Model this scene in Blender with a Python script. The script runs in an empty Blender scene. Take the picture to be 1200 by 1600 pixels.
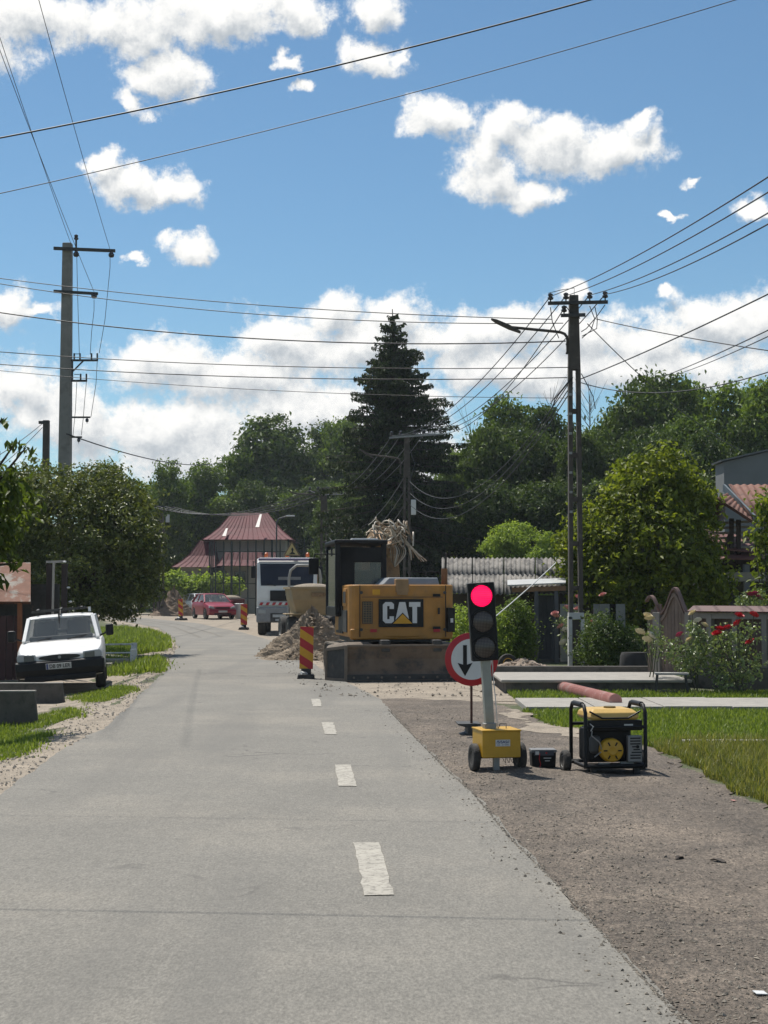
import bpy, bmesh, math, random
import numpy as np
from mathutils import Vector, Matrix
random.seed(7); RNG = np.random.default_rng(11)
sc = bpy.context.scene; C = sc.collection
# ---------------------------------------------------------------- camera
F, HZ, EYE = 2350.0, 930.0, 1.6
PITCH = math.atan((HZ - 800) / F)
cd = bpy.data.cameras.new('camera'); cam = bpy.data.objects.new('camera', cd); C.objects.link(cam)
cam.location = (0, 0, EYE); cam.rotation_euler = (math.pi/2 + PITCH, 0, 0)
cd.sensor_width = 36; cd.lens = F/1600*36; cd.clip_start = .1; cd.clip_end = 4000
sc.camera = cam
# ---------------------------------------------------------------- light
SUN_AZ, SUN_EL = math.radians(-32), math.radians(62)     # azimuth from +Y, negative = left
sv = Vector((math.sin(SUN_AZ)*math.cos(SUN_EL), math.cos(SUN_AZ)*math.cos(SUN_EL), math.sin(SUN_EL)))
sl = bpy.data.lights.new('sun', 'SUN'); sl.energy = 5.0; sl.angle = math.radians(.55); sl.color = (1, .955, .88)
so = bpy.data.objects.new('sun', sl); C.objects.link(so); so.rotation_euler = (-sv).to_track_quat('-Z', 'Y').to_euler(); so.location = (0, 0, 60)
vs = sc.view_settings; vs.view_transform = 'Standard'; vs.look = 'None'; vs.exposure = .27; vs.gamma = 1; vs.use_curve_mapping = False
sc.cycles.use_denoising = True
sc.cycles.max_bounces = 6; sc.cycles.transparent_max_bounces = 8

def ray(px, py):
    u = (px-600)/F; v = (800-py)/F; c, s = math.cos(PITCH), math.sin(PITCH)
    return Vector((u, c - v*s, s + v*c))
def at(px, py, Y):
    r = ray(px, py); return Vector((0, 0, EYE)) + r*(Y/r.y)

# ---------------------------------------------------------------- world: sky with clouds
W = bpy.data.worlds.new('World'); sc.world = W; W.use_nodes = True
nt = W.node_tree; nt.nodes.clear()
def N(t, ty, **k):
    n = t.nodes.new(ty)
    for a, b in k.items(): setattr(n, a, b)
    return n
CL = [(60,28,120,52),(200,40,150,36),(350,20,150,48),(475,28,55,38),(585,12,55,36),(-60,60,120,50),
 (268,118,84,36),(215,158,40,18),(585,92,60,34),(630,90,18,12),(448,108,24,16),(470,150,22,14),
 (195,278,66,36),(268,300,56,32),(150,258,30,20),(295,392,50,25),(205,403,18,11),
 (690,182,62,34),(780,192,62,42),(765,280,70,42),(870,228,95,52),(745,238,46,40),(965,240,86,46),(1002,185,30,16),(840,296,50,24),
 (1088,286,24,10),(1048,340,24,7),(1180,322,40,20),(5,486,40,36),(60,492,30,10),
 (520,492,58,36),(612,492,62,36),(440,528,88,42),(560,540,120,48),(720,520,120,36),(806,505,66,36),(893,456,28,22),
 (905,520,90,42),(1010,530,100,38),(1110,505,90,40),(1190,500,90,50),(1040,462,22,12),
 (250,560,90,38),(370,590,150,46),(490,640,130,50),(40,605,70,40),(110,650,120,50),(260,668,160,50),(380,710,200,60),
 (650,640,70,44),(790,570,180,40),(1000,580,220,40),(-120,560,140,70),(1330,520,120,70),(600,720,500,50)]
g = bpy.data.node_groups.new('cloud_field', 'ShaderNodeTree')
g.interface.new_socket('P', in_out='INPUT', socket_type='NodeSocketVector')
g.interface.new_socket('D', in_out='OUTPUT', socket_type='NodeSocketFloat')
gi = N(g, 'NodeGroupInput'); go = N(g, 'NodeGroupOutput')
wn = N(g, 'ShaderNodeTexNoise'); wn.inputs['Scale'].default_value = 26; wn.inputs['Detail'].default_value = 5; wn.inputs['Roughness'].default_value = .55
g.links.new(gi.outputs[0], wn.inputs['Vector'])
ws = N(g, 'ShaderNodeVectorMath', operation='SUBTRACT'); ws.inputs[1].default_value = (.5, .5, .5); g.links.new(wn.outputs['Color'], ws.inputs[0])
wm = N(g, 'ShaderNodeVectorMath', operation='MULTIPLY_ADD'); wm.inputs[1].default_value = (.055, .042, 0)
g.links.new(ws.outputs[0], wm.inputs[0]); g.links.new(gi.outputs[0], wm.inputs[2])
prev = None
for (px, py, rx, ry) in CL:
    r = ray(px, py); az = math.atan2(r.x, r.y); el = math.atan2(r.z, math.hypot(r.x, r.y))
    k_ = 1.0 if py < 420 else 1.1; ix, iy = F/rx/k_, F/ry/k_
    a = N(g, 'ShaderNodeVectorMath', operation='MULTIPLY_ADD'); a.inputs[1].default_value = (ix, iy, 0); a.inputs[2].default_value = (-az*ix, -el*iy, 0)
    g.links.new(wm.outputs[0], a.inputs[0])
    l = N(g, 'ShaderNodeVectorMath', operation='LENGTH'); g.links.new(a.outputs[0], l.inputs[0])
    if prev is None: prev = l.outputs['Value']
    else:
        m = N(g, 'ShaderNodeMath', operation='SMOOTH_MIN'); m.inputs[2].default_value = .5
        g.links.new(prev, m.inputs[0]); g.links.new(l.outputs['Value'], m.inputs[1]); prev = m.outputs[0]
d1 = N(g, 'ShaderNodeMath', operation='SUBTRACT'); d1.inputs[0].default_value = 1.0; g.links.new(prev, d1.inputs[1])
# the same kind of cumulus everywhere outside the photographed sector
bn = N(g, 'ShaderNodeTexNoise'); bn.inputs['Scale'].default_value = 7; bn.inputs['Detail'].default_value = 6
bs = N(g, 'ShaderNodeVectorMath', operation='MULTIPLY'); bs.inputs[1].default_value = (1, 1.9, 1); g.links.new(gi.outputs[0], bs.inputs[0]); g.links.new(bs.outputs[0], bn.inputs['Vector'])
bm_ = N(g, 'ShaderNodeMath', operation='MULTIPLY_ADD'); bm_.inputs[1].default_value = 7; bm_.inputs[2].default_value = -3.9; g.links.new(bn.outputs['Fac'], bm_.inputs[0])
sx = N(g, 'ShaderNodeSeparateXYZ'); g.links.new(gi.outputs[0], sx.inputs[0])
ab = N(g, 'ShaderNodeMath', operation='ABSOLUTE'); g.links.new(sx.outputs['X'], ab.inputs[0])
mr = N(g, 'ShaderNodeMapRange'); mr.inputs['From Min'].default_value = .24; mr.inputs['From Max'].default_value = .42; mr.inputs['To Min'].default_value = -3; mr.inputs['To Max'].default_value = 0; g.links.new(ab.outputs[0], mr.inputs['Value'])
mr2 = N(g, 'ShaderNodeMapRange'); mr2.inputs['From Min'].default_value = .42; mr2.inputs['From Max'].default_value = .55; mr2.inputs['To Min'].default_value = -3; mr2.inputs['To Max'].default_value = 0; g.links.new(sx.outputs['Y'], mr2.inputs['Value'])
mx = N(g, 'ShaderNodeMath', operation='MAXIMUM'); g.links.new(mr.outputs[0], mx.inputs[0]); g.links.new(mr2.outputs[0], mx.inputs[1])
ad = N(g, 'ShaderNodeMath', operation='ADD'); g.links.new(bm_.outputs[0], ad.inputs[0]); g.links.new(mx.outputs[0], ad.inputs[1])
m2 = N(g, 'ShaderNodeMath', operation='MAXIMUM'); g.links.new(d1.outputs[0], m2.inputs[0]); g.links.new(ad.outputs[0], m2.inputs[1])
fn = N(g, 'ShaderNodeTexNoise'); fn.inputs['Scale'].default_value = 42; fn.inputs['Detail'].default_value = 8; fn.inputs['Roughness'].default_value = .7; g.links.new(gi.outputs[0], fn.inputs['Vector'])
fa = N(g, 'ShaderNodeMath', operation='MULTIPLY_ADD'); fa.inputs[1].default_value = 1.9; fa.inputs[2].default_value = -.95; g.links.new(fn.outputs['Fac'], fa.inputs[0])
fd = N(g, 'ShaderNodeMath', operation='ADD'); g.links.new(m2.outputs[0], fd.inputs[0]); g.links.new(fa.outputs[0], fd.inputs[1])
g.links.new(fd.outputs[0], go.inputs[0])

tc = N(nt, 'ShaderNodeTexCoord'); sp = N(nt, 'ShaderNodeSeparateXYZ'); nt.links.new(tc.outputs['Generated'], sp.inputs[0])
az = N(nt, 'ShaderNodeMath', operation='ARCTAN2'); nt.links.new(sp.outputs['X'], az.inputs[0]); nt.links.new(sp.outputs['Y'], az.inputs[1])
el = N(nt, 'ShaderNodeMath', operation='ARCSINE'); nt.links.new(sp.outputs['Z'], el.inputs[0])
cb = N(nt, 'ShaderNodeCombineXYZ'); nt.links.new(az.outputs[0], cb.inputs['X']); nt.links.new(el.outputs[0], cb.inputs['Y'])
G1 = N(nt, 'ShaderNodeGroup', node_tree=g); G2 = N(nt, 'ShaderNodeGroup', node_tree=g)
nt.links.new(cb.outputs[0], G1.inputs[0])
of = N(nt, 'ShaderNodeVectorMath', operation='ADD'); of.inputs[1].default_value = (-.004, .011, 0); nt.links.new(cb.outputs[0], of.inputs[0]); nt.links.new(of.outputs[0], G2.inputs[0])
al = N(nt, 'ShaderNodeMapRange', interpolation_type='SMOOTHSTEP'); al.inputs['From Min'].default_value = -.10; al.inputs['From Max'].default_value = .46; nt.links.new(G1.outputs[0], al.inputs['Value'])
df = N(nt, 'ShaderNodeMath', operation='SUBTRACT'); nt.links.new(G1.outputs[0], df.inputs[0]); nt.links.new(G2.outputs[0], df.inputs[1])
th = N(nt, 'ShaderNodeMath', operation='MULTIPLY_ADD'); th.inputs[1].default_value = -.34; nt.links.new(G1.outputs[0], th.inputs[0]); nt.links.new(df.outputs[0], th.inputs[2])
sh = N(nt, 'ShaderNodeMapRange', interpolation_type='SMOOTHSTEP'); sh.inputs['From Min'].default_value = -.85; sh.inputs['From Max'].default_value = .36; nt.links.new(th.outputs[0], sh.inputs['Value'])
SKY_S = .075
cc = N(nt, 'ShaderNodeMix', data_type='RGBA'); cc.inputs['A'].default_value = (5.6, 6.1, 6.6, 1); cc.inputs['B'].default_value = (11.6, 11.5, 11.2, 1); nt.links.new(sh.outputs[0], cc.inputs['Factor'])
sky = N(nt, 'ShaderNodeTexSky', sky_type='NISHITA'); sky.sun_disc = False; sky.sun_elevation = SUN_EL; sky.sun_rotation = SUN_AZ
sky.altitude = 0; sky.air_density = 1.0; sky.dust_density = .15; sky.ozone_density = 3.5
hue = N(nt, 'ShaderNodeVectorMath', operation='MULTIPLY'); hue.inputs[1].default_value = (.93, 1.12, 1.12); nt.links.new(sky.outputs[0], hue.inputs[0])
mixs = N(nt, 'ShaderNodeMix', data_type='RGBA'); nt.links.new(al.outputs[0], mixs.inputs['Factor']); nt.links.new(hue.outputs[0], mixs.inputs['A']); nt.links.new(cc.outputs['Result'], mixs.inputs['B'])
bg = N(nt, 'ShaderNodeBackground'); bg.inputs['Strength'].default_value = SKY_S; nt.links.new(mixs.outputs['Result'], bg.inputs['Color'])
wo = N(nt, 'ShaderNodeOutputWorld'); nt.links.new(bg.outputs[0], wo.inputs['Surface'])
W.cycles.sampling_method = 'MANUAL'; W.cycles.sample_map_resolution = 512

# ---------------------------------------------------------------- materials
MATS = {}; ALB = .78; LFK = 2.0
def mat(name, col, rough=.6, metal=0, var=.12, scale=6, col2=None, f2=(.5, .68), s2=3.5, bump=0, bscale=60, trans=0, emit=0, spec=.5, rnd=0):
    """procedural surface: base colour with broken-up tone, an optional second colour in patches, grain in relief"""
    if name in MATS: return MATS[name]
    if not emit:
        col = tuple(c*ALB for c in col); col2 = tuple(c*ALB for c in col2) if col2 else None
    m = bpy.data.materials.new(name); m.use_nodes = True; t = m.node_tree; b = t.nodes['Principled BSDF']
    b.inputs['Roughness'].default_value = rough; b.inputs['Metallic'].default_value = metal; b.inputs['Specular IOR Level'].default_value = spec
    co = N(t, 'ShaderNodeTexCoord')
    n = N(t, 'ShaderNodeTexNoise'); n.inputs['Scale'].default_value = scale; n.inputs['Detail'].default_value = 8; n.inputs['Roughness'].default_value = .62
    t.links.new(co.outputs['Object'], n.inputs['Vector'])
    rp = N(t, 'ShaderNodeMapRange'); rp.inputs['From Min'].default_value = .3; rp.inputs['From Max'].default_value = .7; rp.inputs['To Min'].default_value = 1-var; rp.inputs['To Max'].default_value = 1+var
    t.links.new(n.outputs['Fac'], rp.inputs['Value'])
    src = None
    if col2 is not None:
        n2 = N(t, 'ShaderNodeTexNoise'); n2.inputs['Scale'].default_value = s2; n2.inputs['Detail'].default_value = 9; n2.inputs['Roughness'].default_value = .65
        t.links.new(co.outputs['Object'], n2.inputs['Vector'])
        r2 = N(t, 'ShaderNodeMapRange', interpolation_type='SMOOTHSTEP'); r2.inputs['From Min'].default_value = f2[0]; r2.inputs['From Max'].default_value = f2[1]
        t.links.new(n2.outputs['Fac'], r2.inputs['Value'])
        mx = N(t, 'ShaderNodeMix', data_type='RGBA'); mx.inputs['A'].default_value = (*col, 1); mx.inputs['B'].default_value = (*col2, 1); t.links.new(r2.outputs[0], mx.inputs['Factor'])
        src = mx.outputs['Result']
    vm = N(t, 'ShaderNodeVectorMath', operation='SCALE')
    if src: t.links.new(src, vm.inputs[0])
    else: vm.inputs[0].default_value = col
    if rnd:
        oi = N(t, 'ShaderNodeObjectInfo'); ra = N(t, 'ShaderNodeMapRange'); ra.inputs['To Min'].default_value = 1-rnd; ra.inputs['To Max'].default_value = 1+rnd
        t.links.new(oi.outputs['Random'], ra.inputs['Value']); mu = N(t, 'ShaderNodeMath', operation='MULTIPLY'); t.links.new(ra.outputs[0], mu.inputs[0]); t.links.new(rp.outputs[0], mu.inputs[1]); t.links.new(mu.outputs[0], vm.inputs['Scale'])
    else: t.links.new(rp.outputs[0], vm.inputs['Scale'])
    t.links.new(vm.outputs[0], b.inputs['Base Color'])
    if bump:
        nb = N(t, 'ShaderNodeTexNoise'); nb.inputs['Scale'].default_value = bscale; nb.inputs['Detail'].default_value = 6; t.links.new(co.outputs['Object'], nb.inputs['Vector'])
        bp = N(t, 'ShaderNodeBump'); bp.inputs['Strength'].default_value = bump; bp.inputs['Distance'].default_value = 1.0/bscale; t.links.new(nb.outputs['Fac'], bp.inputs['Height']); t.links.new(bp.outputs[0], b.inputs['Normal'])
    if emit:
        b.inputs['Emission Color'].default_value = (*col, 1); b.inputs['Emission Strength'].default_value = emit
    MATS[name] = m; return m
def glass(name, tint=(.13, .145, .15), rough=.05, alpha=.42):
    if name in MATS: return MATS[name]
    m = bpy.data.materials.new(name); m.use_nodes = True; t = m.node_tree; b = t.nodes['Principled BSDF']
    b.inputs['Base Color'].default_value = (*tint, 1); b.inputs['Roughness'].default_value = rough; b.inputs['Alpha'].default_value = alpha; b.inputs['Specular IOR Level'].default_value = .8
    MATS[name] = m; return m
def grain(m, s1, s2, a1, a2, st=.4, bump=.4):
    """coarse grain for ground seen at a low angle: two speckle sizes, plus relief"""
    t = m.node_tree; b = t.nodes['Principled BSDF']; src = b.inputs['Base Color'].links[0].from_socket; co = N(t, 'ShaderNodeTexCoord')
    mp = N(t, 'ShaderNodeVectorMath', operation='MULTIPLY'); mp.inputs[1].default_value = (1, st, 1); t.links.new(co.outputs['Object'], mp.inputs[0]); hs_ = []
    for s_, a_ in ((s1, a1), (s2, a2)):
        n = N(t, 'ShaderNodeTexNoise'); n.inputs['Scale'].default_value = s_; n.inputs['Detail'].default_value = 3; n.inputs['Roughness'].default_value = .7; t.links.new(mp.outputs[0], n.inputs['Vector'])
        r = N(t, 'ShaderNodeMapRange'); r.inputs['From Min'].default_value = .32; r.inputs['From Max'].default_value = .68; r.inputs['To Min'].default_value = 1-a_; r.inputs['To Max'].default_value = 1+a_; t.links.new(n.outputs['Fac'], r.inputs['Value'])
        v = N(t, 'ShaderNodeVectorMath', operation='SCALE'); t.links.new(src, v.inputs[0]); t.links.new(r.outputs[0], v.inputs['Scale']); src = v.outputs[0]; hs_.append(n)
    t.links.new(src, b.inputs['Base Color'])
    if bump:
        bp = N(t, 'ShaderNodeBump'); bp.inputs['Strength'].default_value = bump; bp.inputs['Distance'].default_value = .02; t.links.new(hs_[0].outputs['Fac'], bp.inputs['Height']); t.links.new(bp.outputs[0], b.inputs['Normal'])
    return m
def leafmat(name, c1, c2, tr=.35, rough=.5):
    """leaves: tone differs leaf by leaf and tree by tree; light passes through"""
    if name in MATS: return MATS[name]
    c1 = tuple(c*LFK*k for c, k in zip(c1, (1.12,1,.85))); c2 = tuple(c*LFK*k for c, k in zip(c2, (1.12,1,.85)))
    m = bpy.data.materials.new(name); m.use_nodes = True; t = m.node_tree; t.nodes.clear()
    at_ = N(t, 'ShaderNodeAttribute', attribute_name='tone'); oi = N(t, 'ShaderNodeObjectInfo')
    ma = N(t, 'ShaderNodeMath', operation='MULTIPLY_ADD'); ma.inputs[1].default_value = .35; t.links.new(oi.outputs['Random'], ma.inputs[0]); t.links.new(at_.outputs['Fac'], ma.inputs[2])
    sb = N(t, 'ShaderNodeMath', operation='SUBTRACT'); sb.inputs[1].default_value = .17; t.links.new(ma.outputs[0], sb.inputs[0])
    mx = N(t, 'ShaderNodeMix', data_type='RGBA'); mx.inputs['A'].default_value = (*c1, 1); mx.inputs['B'].default_value = (*c2, 1); t.links.new(sb.outputs[0], mx.inputs['Factor'])
    b = N(t, 'ShaderNodeBsdfPrincipled'); b.inputs['Roughness'].default_value = rough; b.inputs['Specular IOR Level'].default_value = .18; t.links.new(mx.outputs['Result'], b.inputs['Base Color'])
    tl = N(t, 'ShaderNodeBsdfTranslucent'); sc_ = N(t, 'ShaderNodeVectorMath', operation='MULTIPLY'); sc_.inputs[1].default_value = (1.25, 1.3, .55); t.links.new(mx.outputs['Result'], sc_.inputs[0]); t.links.new(sc_.outputs[0], tl.inputs['Color'])
    ms = N(t, 'ShaderNodeMixShader'); ms.inputs[0].default_value = tr; t.links.new(b.outputs[0], ms.inputs[1]); t.links.new(tl.outputs[0], ms.inputs[2])
    o = N(t, 'ShaderNodeOutputMaterial'); t.links.new(ms.outputs[0], o.inputs['Surface'])
    MATS[name] = m; return m

# ---------------------------------------------------------------- mesh helpers
def link(name, me, m, parent=None, smooth=False, bevel=0, loc=None, rot=None, seg=2):
    if m is not None:
        me.materials.clear(); me.materials.append(m)
    o = bpy.data.objects.new(name, me); C.objects.link(o)
    if parent is not None: o.parent = parent
    if loc is not None: o.location = loc
    if rot is not None: o.rotation_euler = rot
    if smooth:
        me.shade_auto_smooth = None if False else None if False else None
    return o
def set_smooth(me, angle=40):
    me.polygons.foreach_set('use_smooth', [True]*len(me.polygons))
    if angle < 180:
        try: me.set_sharp_from_angle(angle=math.radians(angle))
        except Exception: pass
class MB:
    def __init__(s): s.v = []; s.f = []
    def add(s, v, f):
        n = len(s.v); s.v += [tuple(p) for p in v]; s.f += [tuple(i+n for i in q) for q in f]; return s
    def box(s, c, d, rot=None, taper=1.0):
        x, y, z = d[0]/2, d[1]/2, d[2]/2
        v = [Vector(p) for p in ((-x,-y,-z),(x,-y,-z),(x,y,-z),(-x,y,-z),(-x*taper,-y*taper,z),(x*taper,-y*taper,z),(x*taper,y*taper,z),(-x*taper,y*taper,z))]
        if rot is not None:
            R = Matrix.Rotation(rot[2],3,'Z') @ Matrix.Rotation(rot[1],3,'Y') @ Matrix.Rotation(rot[0],3,'X'); v = [R @ p for p in v]
        c = Vector(c); return s.add([p+c for p in v], [(0,3,2,1),(4,5,6,7),(0,1,5,4),(1,2,6,5),(2,3,7,6),(3,0,4,7)])
    def hexa(s, p): return s.add(p, [(0,3,2,1),(4,5,6,7),(0,1,5,4),(1,2,6,5),(2,3,7,6),(3,0,4,7)])
    def bar(s, a, b, w, h=None, up=(0,0,1)):
        a, b = Vector(a), Vector(b); d = (b-a).normalized(); u = Vector(up)
        if abs(d.dot(u)) > .97: u = Vector((0,1,0))
        sx = d.cross(u).normalized(); uy = sx.cross(d).normalized(); h = h or w; sx *= w/2; uy *= h/2
        return s.hexa([a-sx-uy, a+sx-uy, b+sx-uy, b-sx-uy, a-sx+uy, a+sx+uy, b+sx+uy, b-sx+uy])
    def cyl(s, a, b, r0, r1=None, n=12, cap=True):
        a, b = Vector(a), Vector(b); r1 = r0 if r1 is None else r1; d = (b-a).normalized()
        u = Vector((0,0,1)) if abs(d.z) < .9 else Vector((1,0,0)); x = d.cross(u).normalized(); y = d.cross(x)
        v = []
        for p, r in ((a, r0), (b, r1)): v += [p + x*(r*math.cos(2*math.pi*i/n)) + y*(r*math.sin(2*math.pi*i/n)) for i in range(n)]
        f = [(i, n+i, n+(i+1)%n, (i+1)%n) for i in range(n)]
        if cap: f += [tuple(range(n)), tuple(range(2*n-1, n-1, -1))]
        return s.add(v, f)
    def tube(s, path, r, n=6, rs=None):
        path = [Vector(p) for p in path]; v = []; px_ = None
        for i, p in enumerate(path):
            d = (path[min(i+1, len(path)-1)] - path[max(i-1, 0)]).normalized()
            if px_ is None:
                u = Vector((0,0,1)) if abs(d.z) < .9 else Vector((1,0,0)); x = d.cross(u).normalized()
            else: x = (px_ - d*px_.dot(d)).normalized()
            px_ = x; y = d.cross(x); rr = rs[i] if rs else r
            v += [p + x*(rr*math.cos(2*math.pi*k/n)) + y*(rr*math.sin(2*math.pi*k/n)) for k in range(n)]
        f = [(i*n+k, (i+1)*n+k, (i+1)*n+(k+1)%n, i*n+(k+1)%n) for i in range(len(path)-1) for k in range(n)]
        f += [tuple(range(n)), tuple(range(len(v)-1, len(v)-n-1, -1))]
        return s.add(v, f)
    def prism(s, pts, axis, a, b):
        """extrude a 2-D outline between a and b along an axis ('x','y','z')"""
        def mk(p, t): return {'x': (t, p[0], p[1]), 'y': (p[0], t, p[1]), 'z': (p[0], p[1], t)}[axis]
        n = len(pts); v = [mk(p, a) for p in pts] + [mk(p, b) for p in pts]
        return s.add(v, [tuple(range(n-1, -1, -1)), tuple(range(n, 2*n))] + [(i, (i+1)%n, n+(i+1)%n, n+i) for i in range(n)])
    def lathe(s, prof, c, axis='z', n=20):
        v = []; c = Vector(c)
        for r, h in prof:
            for k in range(n):
                a = 2*math.pi*k/n; p = (r*math.cos(a), r*math.sin(a))
                v.append(c + Vector({'x': (h, p[0], p[1]), 'y': (p[0], h, p[1]), 'z': (p[0], p[1], h)}[axis]))
        m = len(prof); f = [(i*n+k, i*n+(k+1)%n, (i+1)*n+(k+1)%n, (i+1)*n+k) for i in range(m-1) for k in range(n)]
        if prof[0][0] > 1e-4: f.append(tuple(range(n-1, -1, -1)))
        if prof[-1][0] > 1e-4: f.append(tuple(range((m-1)*n, m*n)))
        return s.add(v, f)
    def loft(s, secs, closed=True, caps=True):
        n = len(secs[0]); v = [p for q in secs for p in q]; rg = range(n) if closed else range(n-1)
        f = [(i*n+k, i*n+(k+1)%n, (i+1)*n+(k+1)%n, (i+1)*n+k) for i in range(len(secs)-1) for k in rg]
        if caps: f += [tuple(range(n-1, -1, -1)), tuple(range((len(secs)-1)*n, len(secs)*n))]
        return s.add(v, f)
    def ball(s, c, r, n=8, m=6, sq=(1,1,1)):
        c = Vector(c); v = []; f = []
        for i in range(m+1):
            t = math.pi*i/m
            for k in range(n):
                a = 2*math.pi*k/n; v.append(c + Vector((r*sq[0]*math.sin(t)*math.cos(a), r*sq[1]*math.sin(t)*math.sin(a), r*sq[2]*math.cos(t))))
        f = [(i*n+k, (i+1)*n+k, (i+1)*n+(k+1)%n, i*n+(k+1)%n) for i in range(m) for k in range(n)]
        return s.add(v, f)
    def sheet(s, A, B, M_, hf):
        """strip between two equally long polylines, M_ quads across, heights from hf"""
        rows = []
        for a, b in zip(A, B):
            rows.append([(a[0]+(b[0]-a[0])*k/M_, a[1]+(b[1]-a[1])*k/M_) for k in range(M_+1)])
        return s.loft([[(x, y, hf(x, y)) for x, y in r] for r in rows], closed=False, caps=False)
    def mesh(s, name):
        me = bpy.data.meshes.new(name); me.from_pydata(s.v, [], s.f); me.update()
        b = bmesh.new(); b.from_mesh(me); bmesh.ops.recalc_face_normals(b, faces=b.faces[:]); b.to_mesh(me); b.free(); return me
    def build(s, name, m, parent=None, smooth=0, bevel=0, loc=None, rot=None, seg=2, up=False):
        me = s.mesh(name)
        if up:
            me.update()
            if sum(p.normal.z*p.area for p in me.polygons) < 0: me.flip_normals()
        if smooth: set_smooth(me, smooth)
        o = link(name, me, m, parent, loc=loc, rot=rot)
        if bevel:
            md = o.modifiers.new('bevel', 'BEVEL'); md.width = bevel; md.segments = seg; md.limit_method = 'ANGLE'; md.angle_limit = math.radians(35)
        return o
def tag(o, label=None, cat=None, group=None, kind=None):
    if label: o['label'] = label
    if cat: o['category'] = cat
    if group: o['group'] = group
    if kind: o['kind'] = kind
    return o
def thing(name, label, cat, loc=(0,0,0), rz=0, group=None, rot=None):
    o = bpy.data.objects.new(name, None); C.objects.link(o); o.empty_display_size = .2
    o.location = loc; o.rotation_euler = rot if rot else (0, 0, rz); return tag(o, label, cat, group)
def copy_tree(o, parent=None):
    c = o.copy(); C.objects.link(c)
    if parent is not None: c.parent = parent
    for ch in list(o.children): copy_tree(ch, c)
    return c
def text_mesh(txt, size, bold=0, depth=.002, xs=1.0, align='CENTER'):
    cu = bpy.data.curves.new('lettering', 'FONT'); cu.body = txt; cu.size = size; cu.align_x = align; cu.align_y = 'CENTER'; cu.offset = bold; cu.extrude = depth; cu.resolution_u = 3
    o = bpy.data.objects.new('lettering', cu); C.objects.link(o)
    dg = bpy.context.evaluated_depsgraph_get(); me = bpy.data.meshes.new_from_object(o.evaluated_get(dg))
    bpy.data.objects.remove(o); bpy.data.curves.remove(cu)
    if xs != 1.0: me.transform(Matrix.Diagonal((xs, 1, 1, 1)))
    return me
FACE = (math.pi/2, 0, 0)          # lettering laid in XZ, read from -Y

# ---------------------------------------------------------------- terrain
def sstep(a, b, x):
    t = min(1, max(0, (x-a)/(b-a))); return t*t*(3-2*t)
def H0(px, py, z=0.0):
    p = ray(px, py); t = (z-EYE)/p.z; return Vector((p.x*t, p.y*t, z))
LE_px = [(-1000,2000),(-453,1600),(-170,1380),(11,1240),(90,1180),(176,1127),(225,1082),(262,1045),(277,1011),(270,996),(247,983)]
RE_px = [(1480,2000),(1071,1600),(950,1467),(867,1378),(804,1317),(742,1242),(700,1205),(590,1092)]
LE = [H0(*p) for p in LE_px]; RE = [H0(*p) for p in RE_px]
def ipl(pts, y):
    if y <= pts[0].y: return pts[0].x
    for a, b in zip(pts, pts[1:]):
        if y <= b.y: return a.x + (b.x-a.x)*(y-a.y)/(b.y-a.y)
    return pts[-1].x
def H(x, y):
    z = .25*sstep(60, 95, y)
    z += .11*max(0, min(y, 230)-118)*sstep(118, 150, y)
    if x > 12: z += .10*(x-12)*sstep(45, 75, y)*sstep(12, 30, x)*(1-sstep(80, 200, x))
    if 10 < y < 46:
        e = ipl(LE, y) - x
        z -= .25*sstep(.15, 1.5, e)*sstep(12, 19, y)*(1-sstep(36, 44, y))
    return z
def P(px, py):
    z = 0
    for _ in range(6):
        p = H0(px, py, z); z = H(p.x, p.y)
    return Vector((p.x, p.y, z))
def G(px, Y):
    """point on the ground at depth Y below image column px"""
    x = (px-600)/F*Y; return Vector((x, Y, H(x, Y)))
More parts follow.
